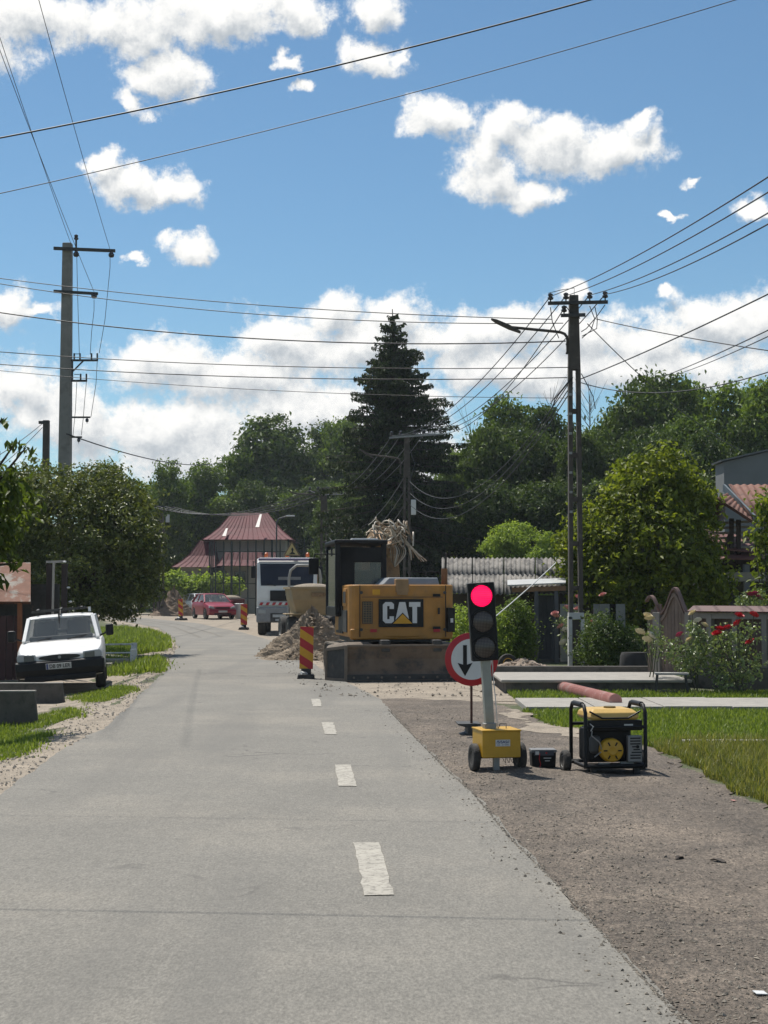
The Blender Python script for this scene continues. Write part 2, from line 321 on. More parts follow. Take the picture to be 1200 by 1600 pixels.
# ================================================================ THE SETTING
M_asph = grain(mat('asphalt', (.215,.201,.173), .92, var=.09, scale=.7, col2=(.245,.224,.187), f2=(.45,.7), s2=.35), 70, 30, .26, .13, .42, .3)
def road_wear(m):
    """polished wheel lanes, dusty edges, hairline cracks and oil drips in the old asphalt"""
    t = m.node_tree; b = t.nodes['Principled BSDF']; src = b.inputs['Base Color'].links[0].from_socket; co = N(t, 'ShaderNodeTexCoord')
    def layer(fac, col, src):
        mx = N(t, 'ShaderNodeMix', data_type='RGBA'); t.links.new(fac, mx.inputs['Factor']); t.links.new(src, mx.inputs['A']); mx.inputs['B'].default_value = (*col, 1); return mx.outputs['Result']
    def noise(s, st=(1,1,1), d=5):
        mp = N(t, 'ShaderNodeVectorMath', operation='MULTIPLY'); mp.inputs[1].default_value = st; t.links.new(co.outputs['Object'], mp.inputs[0])
        n = N(t, 'ShaderNodeTexNoise'); n.inputs['Scale'].default_value = s; n.inputs['Detail'].default_value = d; t.links.new(mp.outputs[0], n.inputs['Vector']); return n
    def rng(v, a, b_, lo=0, hi=1):
        r = N(t, 'ShaderNodeMapRange', interpolation_type='SMOOTHSTEP'); r.inputs['From Min'].default_value = a; r.inputs['From Max'].default_value = b_; r.inputs['To Min'].default_value = lo; r.inputs['To Max'].default_value = hi; t.links.new(v, r.inputs['Value']); return r.outputs[0]
    src = layer(rng(noise(1.0, (1.3,.10,1)).outputs['Fac'], .50, .68, 0, .42), (.118,.112,.100), src)
    src = layer(rng(noise(.9, (1.0,.16,1)).outputs['Fac'], .36, .24, 0, .5), (.225,.20,.16), src)
    vo = N(t, 'ShaderNodeTexVoronoi', feature='DISTANCE_TO_EDGE'); vo.inputs['Scale'].default_value = .55; wn_ = noise(2.2, (1,1,1), 6); ad_ = N(t, 'ShaderNodeVectorMath', operation='MULTIPLY_ADD'); ad_.inputs[1].default_value = (.9,.9,0); t.links.new(wn_.outputs['Color'], ad_.inputs[0]); t.links.new(co.outputs['Object'], ad_.inputs[2]); t.links.new(ad_.outputs[0], vo.inputs['Vector'])
    cr = N(t, 'ShaderNodeMath', operation='MULTIPLY'); t.links.new(rng(vo.outputs['Distance'], .012, .003), cr.inputs[0]); t.links.new(rng(noise(.45).outputs['Fac'], .55, .63, 0, .55), cr.inputs[1]); src = layer(cr.outputs[0], (.06,.055,.05), src)
    src = layer(rng(noise(3.1, (1,.6,1), 2).outputs['Fac'], .74, .80, 0, .45), (.07,.066,.06), src)
    t.links.new(src, b.inputs['Base Color'])
road_wear(M_asph)
M_ground = mat('earth_with_grass', (.075,.092,.032), .95, var=.4, scale=5, col2=(.17,.145,.10), f2=(.46,.62), s2=1.3, bump=.7, bscale=22)
M_sand = grain(mat('sandy_dirt', (.33,.275,.21), .95, var=.16, scale=1.5, col2=(.245,.205,.155), f2=(.45,.68), s2=1.7), 60, 17, .22, .16, .4, .5)
M_grav = grain(mat('dark_gravel', (.138,.111,.086), .95, var=.28, scale=1.4, col2=(.182,.146,.112), f2=(.44,.60), s2=.55), 75, 26, .60, .35, .5, .8)
M_paint = mat('worn_road_paint', (.43,.40,.34), .85, var=.15, scale=9, col2=(.26,.24,.205), f2=(.48,.62), s2=30, bump=.2, bscale=200)
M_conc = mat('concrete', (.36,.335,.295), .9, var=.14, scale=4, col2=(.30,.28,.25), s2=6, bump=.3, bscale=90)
M_concd = mat('old_shaded_concrete', (.125,.112,.096), .92, var=.25, scale=5, col2=(.06,.056,.05), s2=4, bump=.5, bscale=60)  # old concrete, its colour darkened to hold the shade on front faces
# one ground sheet, fine near the road and coarse out to the horizon
xs = sorted(set([-900,-600,-400,-250,-160,-110,-80,-60,-45] + [round(-34+.5*i, 2) for i in range(137)] + [40,48,60,80,110,160,250,400,600,900]))
ys = sorted(set([-600,-300,-120,-50,-20,-8] + [round(-2+.5*i, 2) for i in range(245)] + [122,124,127,130,134,138,143,148,155,165,180,200,230,260,330,450,700,1100,1800]))
mb = MB(); nx = len(xs)
mb.v = [(x, y, H(x, y)) for y in ys for x in xs]
mb.f = [(j*nx+i, j*nx+i+1, (j+1)*nx+i+1, (j+1)*nx+i) for j in range(len(ys)-1) for i in range(nx-1)]
tag(mb.build('ground', M_ground, smooth=180, up=True), kind='structure')

def resample(pts, n, pw=1.0):
    pts = [Vector((p[0], p[1])) for p in pts]; cum = [0]
    for a, b in zip(pts, pts[1:]): cum.append(cum[-1]+(b-a).length)
    out = []
    for i in range(n+1):
        d = cum[-1]*(i/n)**pw; k = 0
        while k < len(cum)-2 and cum[k+1] < d: k += 1
        t = (d-cum[k])/(cum[k+1]-cum[k]); out.append(pts[k].lerp(pts[k+1], t))
    return out
LEX = [(p.x, p.y) for p in LE] + [(-15.5,86),(-22,95),(-34,101),(-60,104)]
REX = [(p.x, p.y) for p in RE] + [(-.75,28),(-1.5,34),(-2.5,42),(-3.8,52),(-6.0,64),(-9.6,78),(-14.5,90),(-22,100),(-34,107),(-60,110)]
LR = resample(LEX, 420, 1.6); RR = resample(REX, 420, 1.6)
RJ = [p + Vector((random.gauss(0, .011) + .008*math.sin(i*.9) + .014*math.sin(i*.23) + .01*math.sin(i*.11), 0)) for i, p in enumerate(RR)]
LJ = [p + Vector((random.gauss(0, .018) + .02*math.sin(i*.37+1) + .02*math.sin(i*.13), 0)) for i, p in enumerate(LR)]
# sandy verge on the left, sandy worksite on the right, gravel-filled trench along the near right lane
LO = [p + Vector((-(1.0 + .35*math.sin(p.y*.9) + .25*math.sin(p.y*2.3) + 2.6*sstep(21, 26, p.y)*(1-sstep(34, 42, p.y)) + .5*(1-sstep(7, 11, p.y))), 0)) for p in LR]
tag(MB().sheet(LO, [p+Vector((.3, 0)) for p in LJ], 6, lambda x, y: H(x, y)+.004).build('dirt_verge', M_sand, smooth=180, up=True), kind='structure')
WA = resample([(p[0]-.4, p[1]) for p in REX if p[1] > 22], 120); WB = resample([(2.3,22),(2.0,26),(1.6,30),(1.8,40),(1.5,60),(0,80),(-3,100),(-8,110),(-30,116),(-60,118)], 120)
tag(MB().sheet(WA, WB, 14, lambda x, y: H(x, y)+.004).build('worksite_dirt', M_sand, smooth=180, up=True), kind='structure')
GR = resample([(4.6,2.5),(3.6,5),(3.0,9),(2.86,11.2),(2.80,13.5),(2.82,15.8),(2.62,16.6),(2.3,17.4),(2.0,18.5),(1.9,20),(1.6,22.6)], 160)
GL = resample([(p[0]-.25, p[1]) for p in REX if p[1] < 23.6], 160)
GR = [p + Vector((.05*math.sin(i*.8) + .04*math.sin(i*2.1), 0)) for i, p in enumerate(GR)]
def bumpy(x, y):
    return .008 + .014*(1+math.sin(x*7.1+y*1.3)*math.sin(y*5.3-x*2.0)) * min(1, max(0, (x-ipl(RE, y)-.03)/.25)) * min(1, max(0, (2.7-x)/.3))
GLm = [p for p in GL]
tag(MB().sheet(GL, GR, 46, lambda x, y: H(x, y)+bumpy(x, y)).build('gravel_shoulder', M_grav, smooth=180, up=True), kind='structure')
road = tag(MB().sheet(LJ, RJ, 10, lambda x, y: H(x, y)+.012+.004*max(0, 1)).build('road', M_asph, smooth=180, up=True), kind='structure')
def flat(name, m, pts, dz, parent=None, jit=0, n=10):
    """patch on the ground from its corners (near-left, near-right, far-right, far-left)"""
    a, b, c, d = [Vector((p[0], p[1])) for p in pts]
    A = [a.lerp(d, i/n) for i in range(n+1)]; B = [b.lerp(c, i/n) for i in range(n+1)]
    if jit:
        A = [p+Vector((random.gauss(0, jit), 0)) for p in A]; B = [p+Vector((random.gauss(0, jit), 0)) for p in B]
    return MB().sheet(A, B, 4, lambda x, y: H(x, y)+dz).build(name, m, parent, up=True)
for q in ([(570,1405),(615,1404),(592,1321),(553,1321)], [(529,1232),(557,1232),(548,1198),(523,1198)], [(508,1150),(526,1150),(521,1131),(502,1131)], [(489,1106),(503,1106),(500,1094),(486,1094)]):
    flat('lane_dash', M_paint, [P(*p) for p in q], .021, road, jit=.004)
# light repair patches and tar spots on the asphalt
M_patch = mat('pale_patch', (.235,.212,.176), .9, var=.14, scale=9, bump=.3, bscale=90)
for px, py, rx, ry in ():
    c = P(px, py); v = [(c.x+rx*math.cos(a)*(1+.2*math.sin(3*a)), c.y+ry*math.sin(a)*(1+.25*math.cos(2*a)), H(c.x, c.y)+.0185) for a in [k*math.pi/9 for k in range(18)]]
    MB().add(v, [tuple(range(18))]).build('repair_patch', M_patch, road, up=True)
# tyre marks in the dust round the bend
M_track = mat('tyre_dust', (.185,.168,.14), .95, var=.2, scale=8)
for off in (1.5, 2.9):
    A = [L.lerp(R, off/5.2) for L, R in zip(LR, RR) if R.y > 58 and L.y < 101]; B = [L.lerp(R, (off+.22)/5.2) for L, R in zip(LR, RR) if R.y > 58 and L.y < 101]
    MB().sheet(A, B, 2, lambda x, y: H(x, y)+.021).build('tyre_track', M_track, road, up=True)
# pavement, garden path slabs and kerbs on the right
pth = thing('garden_path', 'pale concrete slab path crossing the lawn behind the generator', 'path', (0,0,0)); pth['kind'] = 'structure'; del pth['category']
x = 1.95
k = 0
while x < 9.2:
    w = .95; a, b = x+.008, x+w-.008; y0 = 20.75+.012*(x); y1 = 22.55+.012*x
    MB().box(((a+b)/2, (y0+y1)/2, .03+.004*(k%3)), (b-a, y1-y0, .08)).build('paving_slab', M_conc, pth, bevel=.008); x += w; k += 1
# raised concrete crossing over the ditch
cr = thing('ditch_crossing', 'raised concrete crossing slab over the ditch in front of the utility pole', 'culvert')
MB().box((3.45, 25.75, .205), (3.1, 2.5, .05)).build('deck', M_conc, cr, bevel=.015)
MB().box((3.47, 25.7, .085), (3.0, 2.3, .19)).build('headwall', M_concd, cr, bevel=.01)  # dark concrete colour stands in for the shaded front below the deck
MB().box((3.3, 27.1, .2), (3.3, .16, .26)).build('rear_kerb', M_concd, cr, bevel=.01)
kb = tag(MB().box((5.3, 15.95, .03), (4.3, .14, .1)).build('kerb', M_conc, bevel=.01), kind='structure')
def dr_edge(y, s): return .10*math.sin(y*3.1+s)+.06*math.sin(y*7.7+s*2)+random.gauss(0,.03)
DA = [Vector((1.75-.12*(y-17)*.3+dr_edge(y,0)+.35*max(0,1-(y-16.6)/1.2), y)) for y in [16.6+.1*i for i in range(44)]]
DB_ = [Vector((min(2.35, max(1.85, 2.7-.35*(y-16.6)))+.02+dr_edge(y,2), y)) for y in [16.6+.1*i for i in range(44)]]
tag(MB().sheet(DA, DB_, 16, lambda x, y: H(x, y)+bumpy(x, y)+.004).build('driveway_dirt', M_sand, smooth=180, up=True), kind='structure')
flat('driveway_far', M_sand, [(1.5,22.7),(2.6,22.7),(2.9,30),(1.6,30)], .012, n=20, jit=.05)['kind'] = 'structure'

# ---------------------------------------------------------------- loose stones and grass (uncountable)
def scatter_stones(name, n, sampler, smin, smax, m, z0):
    P8 = np.array([(1,0,0),(0,1,0),(-1,0,0),(0,-1,0),(0,0,1),(0,0,-.6)], float)
    T = np.array([(0,1,4),(1,2,4),(2,3,4),(3,0,4),(1,0,5),(2,1,5),(3,2,5),(0,3,5)])
    V = []; Fc = []
    for i in range(n):
        x, y, k = sampler()
        s = smin + (smax-smin)*random.random()**4; s *= k
        a = random.random()*6.28; ca, sa = math.cos(a), math.sin(a)
        q = P8*np.array([s*random.uniform(.7,1.4), s*random.uniform(.6,1), s*random.uniform(.45,.8)]) + RNG.normal(0, s*.14, (6,3))
        q = np.stack([q[:,0]*ca-q[:,1]*sa+x, q[:,0]*sa+q[:,1]*ca+y, q[:,2]+z0(x, y)+s*.2], 1)
        Fc.append(T+6*i); V.append(q)
    me = bpy.data.meshes.new(name); me.from_pydata(np.concatenate(V).tolist(), [], np.concatenate(Fc).tolist()); me.update()
    return link(name, me, m)
M_stone = mat('crushed_stone', (.26,.225,.18), .9, var=.5, scale=16, col2=(.17,.145,.115), f2=(.45,.65), s2=21)
def smp_shoulder():
    while 1:
        y = 5 + 16*random.random()**1.7; e = ipl(RE, y); x = e - .22*random.random()**2*(random.random() < .14) + (3.0-e)*random.random()**(1 if random.random() < .7 else 6)
        t = (x-e)/(2.8-e); d = .30 + .7*math.exp(-((t-.22)/.22)**2) + .45*math.exp(-((t-.98)/.10)**2)
        if (random.random() < d or x < e) and not (16.6 < y and x > 1.7): return x - .02, y, 1
tag(scatter_stones('shoulder_stones', 20000, smp_shoulder, .0035, .013, M_stone, lambda x, y: H(x, y)+max(bumpy(x, y), .016 if x < ipl(RE, y)+.02 else 0)), 'crushed grey stones strewn along the broken road edge', 'gravel', kind='stuff')
def smp_left():
    y = 8 + 40*random.random()**1.6; e = ipl(LE, y); return e - abs(random.gauss(0, .55)), y, 1+y*.02
tag(scatter_stones('verge_stones', 3500, smp_left, .005, .02, mat('pale_stone', (.34,.30,.25), .9, var=.4, scale=15), lambda x, y: H(x, y)+.006), 'pale pebbles strewn on the sandy verge left of the road', 'gravel', kind='stuff')
def smp_work():
    y = 23.5 + 22*random.random(); x = ipl([Vector((a, b, 0)) for a, b in REX], y) + random.uniform(-.9, 2.2); return x, y, 1+random.random()
tag(scatter_stones('worksite_rubble', 1100, smp_work, .008, .028, M_stone, lambda x, y: H(x, y)+.016), 'small clods and rubble scattered on the road around the digger', 'rubble', kind='stuff')

def grass(name, label, n, sampler, hmin, hmax, m, wid=.006):
    V = np.zeros((n, 5, 3)); tone = np.zeros(n)
    for i in range(n):
        x, y, k = sampler(); h = (hmin + (hmax-hmin)*random.random()**1.5)*k; a = random.random()*6.283; b = random.gauss(0, .42)*h; z = H(x, y)-.01
        w = wid*random.uniform(.7,1.4)*(.6+.4*k); dx, dy = math.cos(a)*w, math.sin(a)*w; lx, ly = -math.sin(a)*b, math.cos(a)*b
        V[i] = ((x-dx,y-dy,z),(x+dx,y+dy,z),(x+dx*.8+lx*.35,y+dy*.8+ly*.35,z+h*.55),(x-dx*.8+lx*.35,y-dy*.8+ly*.35,z+h*.55),(x+lx,y+ly,z+h)); tone[i] = random.random()
    f = []
    for i in range(n): f += [(5*i,5*i+1,5*i+2,5*i+3),(5*i+3,5*i+2,5*i+4)]
    me = bpy.data.meshes.new(name); me.from_pydata(V.reshape(-1,3).tolist(), [], f); me.update()
    at_ = me.attributes.new('tone', 'FLOAT', 'POINT'); at_.data.foreach_set('value', np.repeat(tone, 5))
    return tag(link(name, me, m), label, 'grass', kind='stuff')
M_g1 = leafmat('lawn_blades', (.033,.062,.011), (.105,.142,.034), .38)
M_g2 = leafmat('dry_blades', (.036,.058,.014), (.125,.128,.052), .35)
def in_lawn(x, y):
    e = ipl([Vector((p.x, p.y, 0)) for p in GR[::8]], y); return x > e + .04*math.sin(y*6)
def s_lawn():
    while 1:
        y = 15.6 + 5.2*random.random(); x = 1.9 + 5.2*random.random()
        if in_lawn(x, y) and not (15.85 < y < 16.06 and x > 3.1) and x < y*.31: return x, y, 1
grass('lawn_grass', 'short bright green lawn between the generator and the concrete path', 42000, s_lawn, .03, .10, M_g1, .007)
def s_tall():
    while 1:
        y = 10.2 + 6.0*random.random(); x = 2.6 + 2.6*random.random()
        if in_lawn(x, y) and not (15.85 < y < 16.06 and x > 3.1) and x < y*.32: return x, y, 1 if x - 2.8 > .3 else .7
grass('tall_grass', 'tall seeding grass growing along the edge of the gravel shoulder', 32000, s_tall, .05, .19, M_g2, .005)
def s_strip():
    while 1:
        y = 22.75 + 1.75*random.random(); x = 2.0 + 6*random.random()
        if x < y*.3: return x, y, 1
grass('strip_grass', 'narrow grass strip between the concrete path and the ditch crossing', 14000, s_strip, .04, .12, M_g1, .01)
def blob(polys):
    def inside(x, y, q):
        c = False
        for (x1, y1), (x2, y2) in zip(q, q[1:]+q[:1]):
            if (y1 > y) != (y2 > y) and x < (x2-x1)*(y-y1)/(y2-y1)+x1: c = not c
        return c
    qs = [[(P(*p).x, P(*p).y) for p in q] for q in polys]
    ar = [abs(sum(a[0]*b[1]-b[0]*a[1] for a, b in zip(q, q[1:]+q[:1])))/2 for q in qs]
    def f():
        q = random.choices(qs, ar)[0]; bx = [p[0] for p in q]; by = [p[1] for p in q]
        while 1:
            x = random.uniform(min(bx), max(bx)); y = random.uniform(min(by), max(by))
            if inside(x, y, q) and math.sin(x*9+y*3)+math.sin(y*7-x*4) > -1.2: e = abs(random.gauss(0, 1)); return x+random.gauss(0,.09)*e, y+random.gauss(0,.12)*e, max(.35, 1.15-.35*e)
    return f
grass('verge_grass', 'patchy green grass on the verge beside the two concrete culvert walls', 26000,
      blob([[(-60,1200),(30,1185),(62,1165),(70,1150),(0,1150),(-60,1160)],[(-40,1150),(60,1140),(85,1130),(120,1120),(135,1124),(110,1108),(70,1118),(-30,1128)],[(0,1160),(60,1155),(85,1150),(40,1145),(-20,1148)],[(108,1095),(160,1098),(190,1088),(215,1078),(185,1074),(150,1080),(112,1088)]]), .03, .09, M_g1, .008)
grass('bend_grass', 'green grass island inside the bend beside the low white railing', 26000,
      blob([[(160,1058),(250,1052),(262,1043),(250,1030),(215,1034),(160,1036)],[(150,1028),(200,1030),(255,1018),(266,1008),(262,996),(235,986),(190,982),(140,984)]]), .08, .24, M_g1, .018)
# ================================================================ VEGETATION
def leaf_mesh(name, cen, nor, size, asp=.5, fold=.18, jitter=.8, droop=0, tone=None):
    n = len(cen); nor = nor + RNG.normal(0, jitter, (n,3)); nor /= np.linalg.norm(nor, axis=1, keepdims=True)+1e-9
    t = RNG.normal(0, 1, (n,3)); t[:,2] -= droop; t -= nor*np.sum(t*nor, 1, keepdims=True); t /= np.linalg.norm(t, axis=1, keepdims=True)+1e-9
    b = np.cross(nor, t); L = (size*RNG.uniform(.65, 1.35, n))[:,None]; w = L*asp/2
    V = np.stack([cen-t*L*.5, cen+b*w+nor*L*fold, cen+t*L*.5, cen-b*w+nor*L*fold], 1).reshape(-1,3)
    me = bpy.data.meshes.new(name); k = np.arange(n)*4
    Fq = np.stack([np.stack([k,k+1,k+2],1), np.stack([k,k+2,k+3],1)],1).reshape(-1,3)
    me.vertices.add(4*n); me.vertices.foreach_set('co', V.ravel()); me.loops.add(6*n); me.loops.foreach_set('vertex_index', Fq.ravel())
    me.polygons.add(2*n); me.polygons.foreach_set('loop_start', np.arange(2*n)*3); me.update(calc_edges=True)
    tn = tone if tone is not None else RNG.random(n)
    a = me.attributes.new('tone', 'FLOAT', 'POINT'); a.data.foreach_set('value', np.repeat(tn, 4)); return me
def crown(name, lobes, clumps, per, size, cr=.3, asp=.5, droop=.4, shell=.55, jitter=.8, flat=.7, stray=.10):
    """leaves in uneven clumps, mostly near the skin of several lobes; lobes = (x,y,z,rx,ry,rz)"""
    L = np.array(lobes, float); w = L[:,3]*L[:,5]; w /= w.sum(); ce = []; no = []
    while len(ce) < clumps:
        i = RNG.choice(len(L), p=w); d = RNG.normal(0, 1, 3); d /= np.linalg.norm(d); r = shell + (1.06-shell)*RNG.random()**.6
        if RNG.random() < stray: r *= RNG.uniform(1.05, 1.28)
        p = L[i,:3] + d*L[i,3:]*r
        q = (p-L[:,:3])/L[:,3:]; dd = np.sqrt((q**2).sum(1)); dd[i] = 9
        if dd.min() < .62: continue
        ce.append(p); no.append(d)
    ce = np.array(ce); no = np.array(no); tn = RNG.random(len(ce))
    k = RNG.poisson(per, len(ce)).clip(3); idx = np.repeat(np.arange(len(ce)), k)
    rad = cr*RNG.uniform(.6, 1.5, len(ce))[idx]
    cen = ce[idx] + RNG.normal(0, .5, (len(idx),3))*rad[:,None]*np.array([1,1,flat])
    nor = no[idx]*.6 + np.array([0,0,.55])
    tone = np.clip(tn[idx]*.55 + RNG.random(len(idx))*.45, 0, 1)
    return leaf_mesh(name, cen, nor, size, asp, droop=droop, tone=tone, jitter=jitter)
def trunk_mesh(h, r, limbs, lean=0):
    mb = MB(); mb.tube([(0,0,-.1),(lean*.2,0,h*.3),(lean*.6,.03*h,h*.65),(lean,.0,h)], r, 9, [r*1.25, r, r*.8, r*.55])
    for (x, y, z) in limbs:
        s = Vector((lean*.6, 0, h*random.uniform(.5,.95))); e = Vector((x, y, z)); m = s.lerp(e, .5) + Vector((random.gauss(0,.1*h/3), random.gauss(0,.1*h/3), .08*h))
        mb.tube([s, m, e], r*.4, 6, [r*.45, r*.28, r*.08])
    return mb.mesh('trunk')
M_bark = mat('bark', (.075,.058,.042), .95, var=.3, scale=9, bump=.8, bscale=30)
M_barkg = mat('grey_bark', (.13,.12,.105), .95, var=.3, scale=9, bump=.8, bscale=30)
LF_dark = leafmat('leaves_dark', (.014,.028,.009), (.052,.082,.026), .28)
LF_mid = leafmat('leaves_mid', (.024,.046,.012), (.085,.13,.032), .32)
LF_yel = leafmat('leaves_yellow_green', (.022,.042,.008), (.115,.142,.024), .42)
LF_lite = leafmat('leaves_light', (.06,.10,.022), (.17,.235,.06), .4)
LF_olive = leafmat('leaves_olive', (.020,.033,.010), (.095,.115,.045), .28, rough=.42)
# ---- far woodland: five crown shapes, about 10 m tall and 8 m wide, shared by all the trees of the hill
PROTO = []
for s in range(5):
    random.seed(40+s); lb = []
    for k in range(20):
        z = random.uniform(2.2, 8.6); rr = 2.25*math.sin(math.pi*min(1, max(.1, (z-.2)/10.2)))**.7; a = random.random()*6.28; d = rr*random.uniform(.35, .85)
        lb.append((d*math.cos(a), d*math.sin(a), z, random.uniform(.75,1.35), random.uniform(.75,1.35), random.uniform(.55,.95)))
    lb.append((0, 0, 5.2, 1.5, 1.5, 3.4)); lb.append((.3, 0, 8.9, .9, .9, .75)); lb.append((-.5, .3, 8.3, .8, .8, .7)); lb.append((0, 0, 1.6, 2.0, 2.0, 1.3))
    cm = crown('crown', lb, 1500, 15, .25, cr=.52, shell=.5, flat=.45)
    PROTO.append((cm, trunk_mesh(6.5, .22, [(q[0]*.8, q[1]*.8, q[2]) for q in lb[:7]], .2)))
random.seed(5)
CMAT = {}
def far_tree(kind, label, px, top, Y, wpx, m=LF_dark, group=None, name='broadleaf_tree'):
    key = (kind, m.name)
    if key not in CMAT:
        c = PROTO[kind][0].copy() if any(k[0] == kind for k in CMAT) else PROTO[kind][0]; CMAT[key] = c
    b = G(px, Y); zt = at(px, top, Y).z; h = zt - b.z; w = wpx/F*Y
    t = thing(name, label, 'tree', b, random.random()*6.28, group)
    sz = h/10.0; sx = max(w/5.4, .72*sz)
    cr = link('crown', CMAT[key], m, t); tr = link('trunk', PROTO[kind][1], M_bark, t)
    cr.scale = tr.scale = (sx, sx, sz); return t
# skyline trees, one label each
SKY_T = [
 (0,'tall dark round-crowned tree on the left skyline, the highest left of the spruce',430,640,132,165,LF_dark),
 (1,'broad dark tree whose top shows just left of the tall spruce',505,652,138,120,LF_dark),
 (2,'slender grey-green tree touching the left side of the spruce',552,640,134,90,LF_mid),
 (3,'mid-green tree stepping down left of the highest round-crowned tree',372,692,128,95,LF_mid),
 (4,'bright green tree above the left end of the red-roofed house',318,716,124,105,LF_mid),
 (1,'light green tree rising above the roadside bush, left of the red roof',258,712,118,92,LF_mid),
 (0,'small dark treetop showing above the roadside bush near the concrete pole',160,716,108,105,LF_dark),
 (3,'green tree on the skyline at the far left edge',40,742,100,130,LF_mid),
 (2,'pale green tree right beside the lower right side of the spruce',722,692,96,100,LF_mid),
 (4,'tall dark tree with a rounded double top left of the near utility pole',790,612,92,105,LF_mid),
 (0,'dark tall tree directly left of the near utility pole',842,622,90,105,LF_dark),
 (1,'low dark tree behind the near utility pole',905,668,92,110,LF_mid),
 (2,'highest tree of the right-hand wood with a feathery grey-green top',1012,566,84,140,LF_dark),
 (3,'round green tree right of the highest tree in the right-hand wood',1085,580,86,120,LF_mid),
 (4,'broad green tree on the right skyline above the grey gable',1150,590,80,140,LF_mid),
 (0,'yellow-green tree at the right edge of the picture above the grey gable',1215,578,76,120,LF_mid),
 (1,'dark tree between the near utility pole and the highest right-hand tree',955,632,88,110,LF_mid)]
for k, lab, px, tp, Y, w, m in SKY_T: far_tree(k, lab, px, tp, Y, w, m)
ORD = ['first','second','third','fourth','fifth','sixth','seventh','eighth','ninth','tenth','eleventh','twelfth']
gl = '%s tree from the left in the dark wood behind the red-roofed house'; gg = 'trees in the wood behind the red-roofed house'
for i, px in enumerate(range(225, 560, 34)):
    far_tree(i % 5, gl % ORD[i], px+random.uniform(-8,8), 752+random.uniform(-14,16), 124+random.uniform(-3,3), 105, random.choice([LF_dark, LF_mid, LF_dark]), gg)
gl = '%s tree from the left in the upper row inside the right-hand wood'; gg = 'trees inside the right-hand wood'
for i, px in enumerate(range(765, 1240, 44)):
    far_tree((i+2) % 5, gl % ORD[i], px+random.uniform(-8,8), 668+random.uniform(-18,18) - (12 if px > 980 else 0), 82+random.uniform(-3,3)-(10 if px > 1000 else 0), 120, random.choice([LF_dark, LF_dark, LF_mid]), gg)
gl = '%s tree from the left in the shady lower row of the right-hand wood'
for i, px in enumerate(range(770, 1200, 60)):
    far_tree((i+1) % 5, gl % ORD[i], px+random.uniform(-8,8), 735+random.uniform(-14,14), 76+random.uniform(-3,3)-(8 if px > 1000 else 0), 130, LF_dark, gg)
gl = '%s low tree from the left around the foot of the spruce'; gg = 'low trees beneath the spruce'
for i, px in enumerate((520, 560, 668, 705, 738)):
    far_tree(i, gl % ORD[i], px, (772,790,760,775,800)[i], 98+i, 95, (LF_dark, LF_mid)[i % 2], gg)
# bare twigs above the wood
for lab, px, tp, Y in (('bare leafless treetop left of the near utility pole',735,650,98), ('bare leafless treetop right behind the near utility pole',862,606,94), ('thin leafless treetop right of the near utility pole',922,604,90)):
    b = G(px, Y); h = at(px, tp, Y).z - b.z; t = thing('bare_tree', lab, 'tree', b); mb = MB()
    mb.tube([(0,0,0),(.1,0,h*.6),(0,0,h)], .12, 6, [.10,.05,.012])
    for q in range(26):
        z = h*random.uniform(.62,.95); a = random.random()*6.28; r = random.uniform(.8,2.0); s = Vector((.05,0,z)); e = s+Vector((r*math.cos(a)*.7, r*math.sin(a)*.7, r*1.1)); mb.tube([s, s.lerp(e,.5)+Vector((0,0,-.1)), e], .02, 4, [.018,.012,.006])
    mb.build('trunk', M_barkg, t)
# light green scrub in front of the embankment wall
for lab, px, tp, Y, w in (('light green bush in front of the grey embankment wall, left one',795,808,68,90), ('light green bush in front of the grey embankment wall, right one',850,826,66,80), ('yellow-green sapling right of the spruce foot',735,770,84,70)):
    far_tree(random.randrange(5), lab, px, tp, Y, w, LF_lite, name='bush')
# ---- nearer trees
def px_lobes(base, Y, L):
    s = Y/F; out = []
    for (px, py, rx, ry, dy) in L:
        c = at(px, py, Y+dy); out.append((c.x-base.x, c.y-base.y, c.z-base.z, rx*s, max(.5, rx*s*.9), ry*s))
    return out
b = G(120, 41); lb = px_lobes(b, 41, [(30,830,70,75,0),(95,800,80,65,-.5),(150,770,70,45,.6),(165,835,75,70,-.7),(205,810,42,60,.3),(205,880,45,60,-.4),(120,900,90,60,-.8),(60,900,70,60,0),(190,930,46,36,-.5),(150,945,36,26,-.6),(225,905,26,30,-.2),(15,770,55,40,1),(120,850,80,80,0),(222,850,26,50,.2),(60,765,60,40,.5)])
t = thing('fruit_tree', 'large dense dark green tree overhanging the white pickup beside the road', 'tree', b)
link('crown', crown('crown', lb, 2900, 15, .115, cr=.26, shell=.45, stray=.2, flat=.55), LF_olive, t); link('trunk', trunk_mesh(2.6, .16, [q[:3] for q in lb[:9]], .2), M_bark, t)
b = G(-110, 18.5); lb = px_lobes(b, 18.5, [(-25,800,52,58,0),(-70,700,56,70,.3),(0,765,34,22,-.3),(-45,900,50,55,0),(8,815,32,34,.1),(38,785,16,16,0),(-15,860,26,20,0)])
t = thing('cherry_tree', 'cherry branches with long hanging leaves entering at the left edge', 'tree', b)
cm = crown('crown', lb, 230, 9, .145, cr=.16, shell=.3, droop=3.2, asp=.42)
link('crown', cm, leafmat('leaves_cherry', (.012,.024,.007), (.050,.074,.016), .42), t)
lim = [tuple(at(px, py, 18.5)-b) for px, py in ((22,695),(2,655),(40,700),(30,880),(-20,800),(-60,700))]
link('trunk', trunk_mesh(2.3, .11, lim, .15), M_bark, t)
sp = []
for px, py in ((8,660),(20,695),(30,698),(38,700),(12,700),(46,704),(20,885),(34,890),(25,878)):
    for q in range(5): sp.append(at(px+random.gauss(0,4), py+random.gauss(0,4), 18.5+random.gauss(0,.1))-b)
